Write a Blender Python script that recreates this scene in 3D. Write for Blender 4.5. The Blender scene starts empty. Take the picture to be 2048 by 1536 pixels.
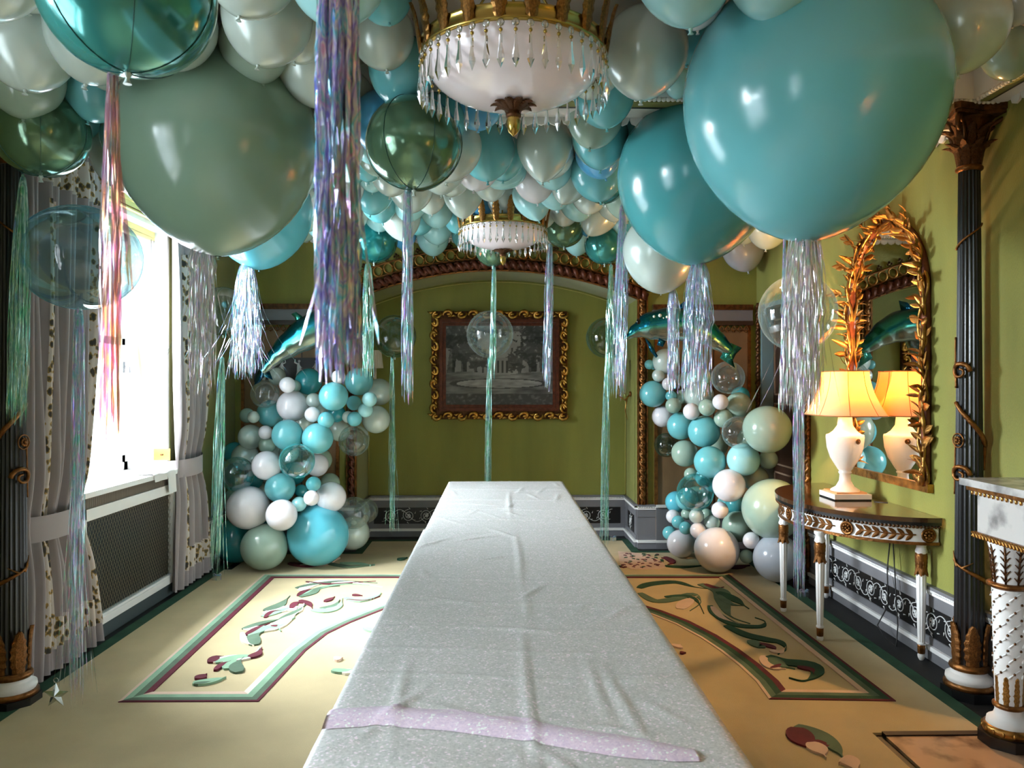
import bpy, math, random
from mathutils import Vector, Matrix, Euler
random.seed(7)
PI = math.pi
C = bpy.context.scene.collection
SC = bpy.context.scene
# ------------------------------------------------------------------ camera
F, H, YAW = 1540.0, 1.52, math.radians(1.08)
cam = bpy.data.cameras.new('camera'); camo = bpy.data.objects.new('camera', cam); C.objects.link(camo)
camo.location = (0, 0, H); camo.rotation_euler = (PI/2, 0, -YAW)
cam.sensor_width = 36; cam.lens = F/2048*36; cam.clip_start = .02
cam.dof.use_dof = True; cam.dof.focus_distance = 4.6; cam.dof.aperture_fstop = 8
SC.camera = camo
# ------------------------------------------------------------------ sky, daylight, exposure
w = bpy.data.worlds.new('sky'); SC.world = w; w.use_nodes = True
w.node_tree.nodes['Background'].inputs[0].default_value = (.86, .93, 1, 1)
w.node_tree.nodes['Background'].inputs[1].default_value = 5.0
WIN = [(4.40, 5.68), (.65, 1.93), (-3.10, -1.82)]          # window openings along the left wall
for i, (a, b) in enumerate(WIN):                            # overcast daylight entering at each window
    l = bpy.data.lights.new('window_daylight', 'AREA'); l.shape = 'RECTANGLE'
    l.size = 2.2; l.size_y = 2.2; l.energy = (1250, 400, 300)[i]; l.color = (.93, .97, 1)
    o = bpy.data.objects.new('window_daylight', l); C.objects.link(o)
    o.location = (-3.95, (a+b)/2, 2.75)
    o.rotation_euler = Vector((1, 0, -.48)).to_track_quat('-Z', 'Y').to_euler()
vs = SC.view_settings
vs.view_transform = 'Standard'; vs.look = 'None'; vs.gamma = 1; vs.use_curve_mapping = False
vs.exposure = 1.05
# ------------------------------------------------------------------ helpers
def ray(px, py):
    dx, dz = (px-1024)/F, (768-py)/F
    return Vector((math.cos(YAW)*dx+math.sin(YAW), math.cos(YAW)-math.sin(YAW)*dx, dz))
def at(px, py, D):
    d = ray(px, py); t = D/d.y
    return Vector((0, 0, H))+d*t
def fl(px, py, z=0):
    d = ray(px, py); t = (z-H)/d.z
    return Vector((0, 0, H))+d*t
def lin(c):
    return tuple(((v/255)/12.92 if v/255 <= .04045 else ((v/255+.055)/1.055)**2.4) for v in c)
def tag(o, label=None, cat=None, group=None, kind=None):
    if label: o['label'] = label
    if cat: o['category'] = cat
    if group: o['group'] = group
    if kind: o['kind'] = kind
    return o
def thing(name, label, cat, loc=(0, 0, 0), group=None, rz=0):
    o = bpy.data.objects.new(name, None); C.objects.link(o); o.location = loc; o.rotation_euler = (0, 0, rz)
    o.empty_display_size = .05
    return tag(o, label, cat, group)
class MB:
    def __init__(s): s.v = []; s.f = []; s.sm = []; s.uv = None
    def add(s, vs_, fs, smooth=False):
        n = len(s.v); s.v += [tuple(p) for p in vs_]
        for f in fs: s.f.append(tuple(i+n for i in f)); s.sm.append(smooth)
        return s
    def box(s, x0, x1, y0, y1, z0, z1):
        return s.add([(x0,y0,z0),(x1,y0,z0),(x1,y1,z0),(x0,y1,z0),(x0,y0,z1),(x1,y0,z1),(x1,y1,z1),(x0,y1,z1)],
                     [(3,2,1,0),(4,5,6,7),(0,1,5,4),(1,2,6,5),(2,3,7,6),(3,0,4,7)])
    def lathe(s, prof, n=24, c=(0,0,0), smooth=True, rf=None, closed=True):
        vs_, fs = [], []; m = len(prof)
        for i in range(n):
            a = 2*PI*i/n
            for r, z in prof:
                k = rf(a, z) if rf else 1
                vs_.append((c[0]+r*k*math.cos(a), c[1]+r*k*math.sin(a), c[2]+z))
        for i in range(n):
            j = (i+1) % n
            for k in range(m-1): fs.append((i*m+k, j*m+k, j*m+k+1, i*m+k+1))
        s.add(vs_, fs, smooth)
        if closed:
            for k in (0, m-1):
                if prof[k][0] > 1e-4: s.add([vs_[i*m+k] for i in range(n)], [tuple(range(n))])
        return s
    def tube(s, pts, r, n=6, smooth=True):
        pts = [Vector(p) for p in pts]; m = len(pts)
        rs = r if isinstance(r, (list, tuple)) else [r]*m
        vs_, fs = [], []; up = None
        for i, p in enumerate(pts):
            t = (pts[min(i+1, m-1)]-pts[max(i-1, 0)])
            t = t.normalized() if t.length > 1e-9 else Vector((0,0,1))
            if up is None: up = t.orthogonal().normalized()
            else:
                up = up-t*up.dot(t)
                up = up.normalized() if up.length > 1e-6 else t.orthogonal().normalized()
            b = t.cross(up)
            for k in range(n):
                a = 2*PI*k/n; vs_.append(p+(up*math.cos(a)+b*math.sin(a))*rs[i])
        for i in range(m-1):
            for k in range(n):
                l = (k+1) % n; fs.append((i*n+k, i*n+l, (i+1)*n+l, (i+1)*n+k))
        fs += [tuple(range(n-1, -1, -1)), tuple(range((m-1)*n, m*n))]
        return s.add(vs_, fs, smooth)
    def ball(s, c, r, nu=12, nv=8, sc=(1,1,1)):
        vs_ = [(c[0], c[1], c[2]+r*sc[2])]; fs = []
        for j in range(1, nv):
            th = PI*j/nv
            for i in range(nu):
                a = 2*PI*i/nu
                vs_.append((c[0]+r*sc[0]*math.sin(th)*math.cos(a), c[1]+r*sc[1]*math.sin(th)*math.sin(a), c[2]+r*sc[2]*math.cos(th)))
        vs_.append((c[0], c[1], c[2]-r*sc[2])); L = len(vs_)-1
        for i in range(nu):
            k = (i+1) % nu; fs.append((0, 1+i, 1+k)); fs.append((L, L-nu+k, L-nu+i))
            for j in range(nv-2): a = 1+j*nu; fs.append((a+i, a+nu+i, a+nu+k, a+k))
        return s.add(vs_, fs, True)
    def prism(s, poly, fn0, fn1):        # polygon (u,v) extruded between two maps
        n = len(poly); vs_ = [fn0(*p) for p in poly]+[fn1(*p) for p in poly]
        fs = [tuple(range(n-1, -1, -1)), tuple(range(n, 2*n))]+[(i, (i+1) % n, n+(i+1) % n, n+i) for i in range(n)]
        return s.add(vs_, fs)
    def grid(s, fn, nu, nv, smooth=True, uv=False):
        vs_ = [fn(i/nu, j/nv) for j in range(nv+1) for i in range(nu+1)]
        fs = [(j*(nu+1)+i, j*(nu+1)+i+1, (j+1)*(nu+1)+i+1, (j+1)*(nu+1)+i) for j in range(nv) for i in range(nu)]
        if uv: s.uv = [(i/nu, j/nv) for j in range(nv+1) for i in range(nu+1)]
        return s.add(vs_, fs, smooth)
    def mesh(s, name, m=None):
        me = bpy.data.meshes.new(name); me.from_pydata(s.v, [], s.f)
        me.polygons.foreach_set('use_smooth', s.sm)
        if s.uv:
            u = me.uv_layers.new(name='UVMap')
            for l in me.loops: u.data[l.index].uv = s.uv[l.vertex_index]
        if m: me.materials.append(m)
        me.update(); return me
    def build(s, name, m, parent=None, loc=None, org=None):
        """parent: verts are in the parent's frame (or in world if org=parent location given)"""
        if loc is None and parent is None:
            xs = [p[0] for p in s.v]; ys = [p[1] for p in s.v]; zs = [p[2] for p in s.v]
            loc = ((min(xs)+max(xs))/2, (min(ys)+max(ys))/2, min(zs)); org = loc
        if org is not None:
            s.v = [(p[0]-org[0], p[1]-org[1], p[2]-org[2]) for p in s.v]
        o = bpy.data.objects.new(name, s.mesh(name, m)); C.objects.link(o)
        if loc is not None: o.location = loc
        if parent: o.parent = parent
        return o
def inst(name, me, parent=None, mat=None):
    o = bpy.data.objects.new(name, me); C.objects.link(o)
    if parent: o.parent = parent
    if mat is not None: o.matrix_local = mat
    return o
def frame(pos, d, up=(0,0,1), sc=1.0):    # local +Z -> d, local +X roughly perpendicular to up
    z = Vector(d).normalized(); x = Vector(up).cross(z)
    x = x.normalized() if x.length > 1e-5 else z.orthogonal().normalized()
    y = z.cross(x); s3 = sc if isinstance(sc, (tuple, list)) else (sc,)*3
    m = Matrix(((x.x*s3[0], y.x*s3[1], z.x*s3[2], pos[0]), (x.y*s3[0], y.y*s3[1], z.y*s3[2], pos[1]), (x.z*s3[0], y.z*s3[1], z.z*s3[2], pos[2]), (0,0,0,1)))
    return m
def frameY(pos, d, out, sc=1.0):           # local +Z -> d, local +Y -> out
    z = Vector(d).normalized(); y = Vector(out); y = y-z*y.dot(z)
    y = y.normalized() if y.length > 1e-5 else z.orthogonal().normalized()
    x = y.cross(z); s3 = sc if isinstance(sc, (tuple, list)) else (sc,)*3
    return Matrix(((x.x*s3[0], y.x*s3[1], z.x*s3[2], pos[0]), (x.y*s3[0], y.y*s3[1], z.y*s3[2], pos[1]), (x.z*s3[0], y.z*s3[1], z.z*s3[2], pos[2]), (0,0,0,1)))
def copy_tree(o, parent=None):
    c = o.copy(); C.objects.link(c); c.parent = parent
    for ch in o.children: copy_tree(ch, c)
    return c
def struct(name, mb, m, parent=None, **k):
    o = mb.build(name, m, parent, **k)
    if parent is None: o['kind'] = 'structure'
    return o
# ------------------------------------------------------------------ materials
def M(name, rgb, rough=.5, metal=0., noise=0., nscale=8., nstretch=(1,1,1), bump=0., bscale=60., bstretch=(1,1,1), coat=0., rgb2=None, trans=0., sheen=0., spec=.5, contrast=(.35,.65)):
    m = bpy.data.materials.new(name); m.use_nodes = True
    nt = m.node_tree; N = nt.nodes; L = nt.links; p = N['Principled BSDF']
    c = lin(rgb); p.inputs['Base Color'].default_value = (*c, 1)
    p.inputs['Roughness'].default_value = rough; p.inputs['Metallic'].default_value = metal
    p.inputs['Coat Weight'].default_value = coat; p.inputs['Coat Roughness'].default_value = .12
    p.inputs['Sheen Weight'].default_value = sheen; p.inputs['Specular IOR Level'].default_value = spec
    tc = N.new('ShaderNodeTexCoord')
    def nz(scale, st):
        mp = N.new('ShaderNodeMapping'); mp.inputs['Scale'].default_value = st
        L.new(tc.outputs['Object'], mp.inputs[0])
        t = N.new('ShaderNodeTexNoise'); t.inputs['Scale'].default_value = scale; t.inputs['Detail'].default_value = 5
        L.new(mp.outputs[0], t.inputs['Vector']); return t
    if noise or rgb2:
        t = nz(nscale, nstretch); r = N.new('ShaderNodeValToRGB')
        c2 = lin(rgb2) if rgb2 else tuple(min(1, v*(1+noise)) for v in c)
        c1 = c if rgb2 else tuple(v*(1-noise) for v in c)
        r.color_ramp.elements[0].color = (*c1, 1); r.color_ramp.elements[1].color = (*c2, 1)
        r.color_ramp.elements[0].position, r.color_ramp.elements[1].position = contrast
        L.new(t.outputs['Fac'], r.inputs[0]); L.new(r.outputs[0], p.inputs['Base Color'])
    if bump:
        t = nz(bscale, bstretch); b = N.new('ShaderNodeBump'); b.inputs['Strength'].default_value = bump; b.inputs['Distance'].default_value = .01
        L.new(t.outputs['Fac'], b.inputs['Height']); L.new(b.outputs[0], p.inputs['Normal'])
    return m
def clear_mat(name, tint, rim=.55, gloss=.16):       # thin see-through skin: tinted film that thickens to the rim, with a glossy surface
    m = bpy.data.materials.new(name); m.use_nodes = True
    nt = m.node_tree; N = nt.nodes; L = nt.links; N.remove(N['Principled BSDF']); out = N['Material Output']
    tr = N.new('ShaderNodeBsdfTransparent'); df = N.new('ShaderNodeBsdfDiffuse'); gl = N.new('ShaderNodeBsdfGlossy')
    c = lin(tint); tr.inputs[0].default_value = (*[.55+.45*v for v in c], 1); df.inputs[0].default_value = (*c, 1)
    gl.inputs['Roughness'].default_value = .04; gl.inputs[0].default_value = (1,1,1,1)
    lw = N.new('ShaderNodeLayerWeight'); lw.inputs[0].default_value = .35
    pw = N.new('ShaderNodeMath'); pw.operation = 'POWER'; pw.inputs[1].default_value = 2.2; L.new(lw.outputs['Facing'], pw.inputs[0])
    mu = N.new('ShaderNodeMath'); mu.operation = 'MULTIPLY'; mu.inputs[1].default_value = rim; L.new(pw.outputs[0], mu.inputs[0])
    a1 = N.new('ShaderNodeMath'); a1.operation = 'ADD'; a1.inputs[1].default_value = .03; L.new(mu.outputs[0], a1.inputs[0])
    m1 = N.new('ShaderNodeMixShader'); L.new(a1.outputs[0], m1.inputs[0]); L.new(tr.outputs[0], m1.inputs[1]); L.new(df.outputs[0], m1.inputs[2])
    fr = N.new('ShaderNodeMath'); fr.operation = 'MULTIPLY'; fr.inputs[1].default_value = gloss*2; L.new(lw.outputs['Fresnel'], fr.inputs[0])
    a2 = N.new('ShaderNodeMath'); a2.operation = 'ADD'; a2.inputs[1].default_value = gloss*.45; L.new(fr.outputs[0], a2.inputs[0])
    m2 = N.new('ShaderNodeMixShader'); L.new(a2.outputs[0], m2.inputs[0]); L.new(m1.outputs[0], m2.inputs[1]); L.new(gl.outputs[0], m2.inputs[2])
    L.new(m2.outputs[0], out.inputs[0]); return m
def film_mat(name, cols, tcols, scale=26, tmix=.38):   # iridescent foil: one set of hues reflected, the complement let through
    m = bpy.data.materials.new(name); m.use_nodes = True
    nt = m.node_tree; N = nt.nodes; L = nt.links; N.remove(N['Principled BSDF']); out = N['Material Output']
    tc = N.new('ShaderNodeTexCoord'); mp = N.new('ShaderNodeMapping'); mp.inputs['Scale'].default_value = (2.2, 2.2, .8)
    L.new(tc.outputs['Object'], mp.inputs[0])
    nz = N.new('ShaderNodeTexNoise'); nz.inputs['Scale'].default_value = scale; nz.inputs['Detail'].default_value = .6
    L.new(mp.outputs[0], nz.inputs['Vector'])
    def ramp(cs):
        r = N.new('ShaderNodeValToRGB'); e = r.color_ramp.elements
        while len(e) < len(cs): e.new(.5)
        for i, c in enumerate(cs): e[i].position = .24+.52*i/(len(cs)-1); e[i].color = (*lin(c), 1)
        L.new(nz.outputs['Fac'], r.inputs[0]); return r
    rc, rt = ramp(cols), ramp(tcols)
    gl = N.new('ShaderNodeBsdfGlossy'); gl.inputs['Roughness'].default_value = .15; L.new(rc.outputs[0], gl.inputs[0])
    df = N.new('ShaderNodeBsdfDiffuse'); L.new(rc.outputs[0], df.inputs[0])
    tr = N.new('ShaderNodeBsdfTransparent'); L.new(rt.outputs[0], tr.inputs[0])
    a = N.new('ShaderNodeMixShader'); a.inputs[0].default_value = .58; L.new(df.outputs[0], a.inputs[1]); L.new(gl.outputs[0], a.inputs[2])
    b = N.new('ShaderNodeMixShader'); b.inputs[0].default_value = tmix; L.new(a.outputs[0], b.inputs[1]); L.new(tr.outputs[0], b.inputs[2])
    L.new(b.outputs[0], out.inputs[0]); return m
silk = M('green_silk', (126,126,50), .62, noise=.10, nscale=3, nstretch=(1.5,1.5,.25), bump=.25, bscale=220, bstretch=(1,1,.3), sheen=.2)
ceilm = M('ceiling_paint', (205,190,178), .8, noise=.03)
whitep = M('white_paint', (226,224,222), .45, noise=.02)
creamp = M('cream_yellow_paint', (226,212,140), .5)
greyp = M('grey_paint', (112,111,115), .5, noise=.06, nscale=5)
dgreyp = M('slate_paint', (70,80,82), .5)
blackp = M('black_panel', (14,14,17), .4)
blackgl = M('black_gloss', (9,9,13), .36, coat=.12)
gold = M('gilt', (160,116,58), .28, .85, noise=.45, nscale=22, bump=.35, bscale=45)
goldd = M('dark_gilt', (122,78,36), .38, .75, noise=.4, nscale=25, bump=.4, bscale=50)
bronze = M('bronze', (84,52,26), .4, .7, noise=.4, nscale=30, bump=.5, bscale=60)
brass = M('brass', (178,150,78), .25, .9, noise=.1)
browngilt = M('red_brown_gilt', (92,44,24), .4, .4, noise=.3, nscale=30)
marble = M('grey_marble', (188,184,180), .22, noise=.0, nscale=7, rgb2=(96,94,94), bump=0, contrast=(.46,.70))
hearthm = M('brown_marble', (196,160,128), .25, nscale=6, rgb2=(84,58,46), contrast=(.5,.7))
# ================================================================== the room
XW, YB, YN, ZC, YR = 2.40, 7.09, 7.70, 3.0, -3.9
blackfl = M('black_floor_margin', (16,15,15), .6)
mb = MB(); mb.box(-2.9, 2.9, YR-.3, 8.0, -.12, 0); struct('floor', mb, blackfl)
mb = MB(); mb.box(-2.9, 2.9, YR-.3, 8.0, ZC, ZC+.15); struct('ceiling', mb, ceilm)
# left wall around its window openings
mb = MB(); ys = [YR-.2]
Z0, Z1 = .90, 2.65
for a, b in sorted(WIN): ys += [a, b]
ys.append(8.0)
for i in range(0, len(ys), 2): mb.box(-2.80, -XW, ys[i], ys[i+1], 0, ZC)
for a, b in WIN: mb.box(-2.80, -XW, a, b, 0, Z0-.03); mb.box(-2.80, -XW, a, b, Z1, ZC)
struct('wall_left', mb, silk)
mb = MB(); mb.box(XW, XW+.2, YR-.2, 5.90, 0, ZC); mb.box(XW, XW+.2, 5.90, 6.98, 2.24, ZC); mb.box(XW, XW+.2, 6.98, 8.0, 0, ZC); mb.box(XW+.14, XW+.2, 5.90, 6.98, 0, 2.24); struct('wall_right', mb, silk)
mb = MB(); mb.box(-2.9, 2.9, YR-.2, YR, 0, ZC); struct('wall_front', mb, silk)
# back wall with the arched niche
NH = 1.29; RA = 3.35; ZA = 2.56; zcen = ZA-RA
def arch_z(x, r=RA): return zcen+math.sqrt(r*r-x*x)
mb = MB()
mb.box(-2.9, -NH, YB, YB+.12, 0, ZC); mb.box(NH, 2.9, YB, YB+.12, 0, ZC)
NS = 32; xs = [-NH+2*NH*i/NS for i in range(NS+1)]
for i in range(NS):
    x0, x1 = xs[i], xs[i+1]; z0, z1 = arch_z(x0), arch_z(x1)
    mb.add([(x0,YB,z0),(x1,YB,z1),(x1,YB,ZC),(x0,YB,ZC)], [(0,1,2,3)])
    mb.add([(x0,YB,z0),(x1,YB,z1),(x1,YN,z1),(x0,YN,z0)], [(3,2,1,0)], True)
mb.box(-NH-.1, -NH, YB+.1, YN+.1, 0, ZC); mb.box(NH, NH+.1, YB+.1, YN+.1, 0, ZC); mb.box(-NH-.1, NH+.1, YN, YN+.12, 0, ZC)
struct('wall_back', mb, silk)
# pale seam cord that edges the silk inside the niche
cord = M('silk_cord', (170,160,84), .6)
mb = MB(); mb.tube([(x, YN-.006, arch_z(x)-.02) for x in xs], .006, 5)
for s in (-1, 1): mb.tube([(s*(NH-.008), YN-.008, .42), (s*(NH-.008), YN-.008, arch_z(NH)-.02)], .006, 5)
struct('trim_1', mb, cord)
# cornice round the bays: bead, green strip, black line, white soffit with scalloped edge
def cornice(name, p0, p1, n, wd=.25):
    """p0->p1 along the wall or beam foot; n = direction towards the bay the bead faces"""
    p0, p1, n = Vector(p0), Vector(p1), Vector(n); L_ = (p1-p0).length; d = (p1-p0)/L_
    root = bpy.data.objects.new(name, None); C.objects.link(root); root.location = (p0.x, p0.y, 2.85); root['kind'] = 'structure'
    def slab(nm, a, b, z0, z1, m):
        q = MB(); c = []
        for z in (z0, z1):
            for (u, v) in ((0, a), (L_, a), (L_, b), (0, b)):
                pp = d*u+n*v; c.append((pp.x, pp.y, z))
        q.add(c, [(3,2,1,0),(4,5,6,7),(0,1,5,4),(1,2,6,5),(2,3,7,6),(3,0,4,7)]); q.build(nm, m, root)
    slab('soffit', 0, wd*.52, .0, .15, whitep); slab('black_line', wd*.52, wd*.60, .0, .15, blackp)
    slab('green_strip', wd*.60, wd*.84, .0, .15, silk); slab('cove', wd*.84, wd, .012, .15, whitep)
    q = MB(); k = int(L_/.022)
    for i in range(k):
        pp = d*(i+.5)*.022+n*wd*.95; q.ball((pp.x, pp.y, .004), .013, 6, 4)
    tag(q.build('bead_row', whitep, root), kind='stuff')
    me = MB(); 
    prof = [(-.032,.03),(.032,.03),(.032,-.012),(.024,-.030),(0,-.040),(-.024,-.030),(-.032,-.012)]
    me.prism(prof, lambda u, v: (u, -.006, v), lambda u, v: (u, .006, v)); me = me.mesh('scallop', whitep)
    ang = math.atan2(d.y, d.x)
    for i in range(min(int(L_/.068), 110)):
        pp = d*(i+.5)*.068+n*.012
        inst('scallop', me, root, Matrix.Translation((pp.x, pp.y, -.0))@Matrix.Rotation(ang, 4, 'Z'))
cornice('trim_2', (XW, 3.85, 0), (XW, YB, 0), (-1,0,0), .16)
cornice('trim_3', (XW, .2, 0), (XW, 3.58, 0), (-1,0,0), .16)
cornice('trim_4', (-XW, 3.85, 0), (XW, 3.85, 0), (0,-1,0), .27)
cornice('trim_5', (-XW, YB, 0), (XW, YB, 0), (0,-1,0), .16)
cornice('trim_6', (-XW, 3.85, 0), (-XW, YB, 0), (1,0,0), .16)
# dado: white scroll on black, grey borders, beaded rail
scrollm = M('white_scroll_paint', (205,205,205), .6)
def spiral(cx, cz, r, turns, a0, sgn, n=26):
    return [(cx+r*(1-.93*i/n)*math.cos(a0+sgn*turns*2*PI*i/n), cz+r*(1-.93*i/n)*math.sin(a0+sgn*turns*2*PI*i/n)) for i in range(n+1)]
def scroll_run(q, fn, u0, u1, zc, R):
    n = max(1, int((u1-u0)/(2.75*R))); st = (u1-u0)/n
    for i in range(n):
        u = u0+st*(i+.5); sg = 1 if i % 2 else -1
        q.tube([fn(a, b) for a, b in spiral(u, zc, R, 2.3, PI*(.5 if sg > 0 else 1.5), sg)], .0032, 4)
        for k in range(6):
            a = k*PI/3+.3; ce = (u+R*1.05*math.cos(a), zc+R*1.05*math.sin(a))
            q.tube([fn(ce[0], ce[1]), fn(ce[0]+.022*math.cos(a+.9), ce[1]+.022*math.sin(a+.9))], [.005, .001], 4)
        q.tube([fn(u+st*(-.5+t), zc+sg*R*math.cos(PI*t)*.95) for t in [j/10 for j in range(11)]], .003, 4)
        for k in range(5): a = k*1.256; q.tube([fn(u, zc), fn(u+.02*math.cos(a), zc+.02*math.sin(a))], [.003, .007], 4)
def dado(name, p0, p1, nrm, scroll=True, z_top=.41, panels=None):
    p0, p1, n = Vector((*p0, 0)), Vector((*p1, 0)), Vector((*nrm, 0)); L_ = (p1-p0).length; d = (p1-p0)/L_
    root = bpy.data.objects.new(name, None); C.objects.link(root); root.location = p0; root['kind'] = 'structure'
    def fn(u, z, o=0): p = d*u+n*o; return (p.x, p.y, z)
    def strip(nm, z0, z1, o, m, a=0, b=None):
        q = MB(); b = L_ if b is None else b
        vs_ = [fn(u, z, oo) for oo in (-.01, o) for (u, z) in ((a,z0),(b,z0),(b,z1),(a,z1))]
        q.add(vs_, [(3,2,1,0),(4,5,6,7),(0,1,5,4),(1,2,6,5),(2,3,7,6),(3,0,4,7)]); return q.build(nm, m, root)
    strip('plinth', 0, .058, .022, greyp); strip('foot_moulding', .058, .082, .032, whitep)
    strip('lower_border', .082, .125, .014, greyp); strip('upper_border', .292, .362, .014, greyp)
    strip('rail', .392, z_top, .034, greyp); strip('rail_moulding', .362, .378, .024, whitep)
    q = MB()
    for i in range(int(L_/.016)): q.ball(fn((i+.5)*.016, .385, .026), .0085, 5, 4)
    tag(q.build('bead_row', whitep, root), kind='stuff')
    pn = panels or [(.06, L_-.06)]
    strip('ground', .125, .292, .008, greyp)
    for a, b in pn:
        strip('black_panel', .128, .289, .011, blackp, a, b)
        if scroll and b-a > .15:
            q = MB(); scroll_run(q, lambda u, z: fn(u, z, .013), a+.08, b-.08, .21, .062)
            tag(q.build('scroll_painting', scrollm, root), kind='stuff')
    return root
dado('baseboard_right', (XW, 5.84), (XW, .3), (-1, 0), panels=[(.1, 2.0), (2.25, 2.55)])
dado('baseboard_back', (-NH, YN), (NH, YN), (0, -1))
dado('baseboard_niche_right', (NH, YN), (NH, YB), (-1, 0), panels=[(.16, .50)])
dado('baseboard_niche_left', (-NH, YB), (-NH, YN), (1, 0), panels=[(.16, .45)])
dado('baseboard_pier_right', (NH, YB), (1.72, YB), (0, -1), False, panels=[(.30, .40)])
dado('baseboard_pier_left', (-1.72, YB), (-NH, YB), (0, -1), False, panels=[(.05, .1)])
dado('baseboard_left', (-XW, 6.3), (-XW, YB), (1, 0), False)
# niche surround: twisted gilt rope up each side, scrolled band and ring cresting over the arch
arch = thing('niche_arch_moulding', 'gilt rope and ring cresting framing the arched niche above the painting', 'moulding', (0, YB, .41))
def rope(name, pts_fn, L_, r, m, parent, org, pitch=.075):
    q = MB(); n = max(4, int(L_/pitch))
    q.tube([pts_fn(i/24)[0] for i in range(25)], r*.62, 8)
    for i in range(n):
        t0, t1 = i/n, min(1, (i+1.35)/n); c = []
        for k in range(6):
            t = t0+(t1-t0)*k/5; p, nx, ny = pts_fn(t); a = -.9+k/5*(PI+1.8)-PI/2
            c.append(Vector(p)+Vector(nx)*math.cos(a+PI/2)*r*.62-Vector(ny)*abs(math.sin(a+PI/2))*r*.55)
        q.tube(c, [r*.2, r*.4, r*.48, r*.48, r*.4, r*.2], 5)
    return q.build(name, m, parent, org=org)
for s in (-1, 1):
    zt = arch_z(NH)+.02
    rope('rope_moulding', lambda t, s=s: ((s*1.335, YB-.02, .41+(zt-.41)*t), (1,0,0), (0,1,0)), zt-.41, .036, browngilt if s < 0 else goldd, arch, arch.location)
    q = MB(); q.box(s*1.296-.008, s*1.296+.008, YB-.035, YB, .41, zt); q.box(s*1.378-.006, s*1.378+.006, YB-.03, YB, .41, zt)
    q.build('side_fillet', goldd, arch, org=arch.location)
def arc_pt(t, r):
    x = -1.36+2.72*t; x = x*(r/RA); z = zcen+math.sqrt(r*r-x*x); nx = x/r; nz = (z-zcen)/r
    return Vector((x, YB-.02, z)), Vector((nx, 0, nz))
def arc_rope(t):
    p, nn = arc_pt(t, RA+.055); return p, nn, (0, 1, 0)
rope('scroll_band', arc_rope, 2.85, .058, browngilt, arch, arch.location, .072)
for dr, rr in ((.005, .012), (.112, .010), (.218, .010)):
    q = MB(); q.tube([arc_pt(i/40, RA+dr)[0] for i in range(41)], rr, 6); q.build('arch_fillet', goldd, arch, org=arch.location)
rg = MB(); rg.tube([(.040*math.cos(2*PI*i/18), 0, .046*math.sin(2*PI*i/18)) for i in range(19)], .009, 6); rg = rg.mesh('ring', gold)
fn_ = MB(); fn_.tube([(0,0,0),(0,0,.02)], .006, 5); fn_.ball((0,0,.04), .013, 6, 5)
for s in (-1, 1): fn_.ball((s*.018, 0, .024), .011, 6, 5)
fn_ = fn_.mesh('finial', bronze)
for i in range(30):
    p, nn = arc_pt((i+.5)/30, RA+.165); inst('ring', rg, arch, frame(p-arch.location, nn, (0,1,0)))
    p, nn = arc_pt((i+.5)/30, RA+.226)
    if i % 1 == 0: inst('finial', fn_, arch, frame(p-arch.location, nn, (0,1,0)))
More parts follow.
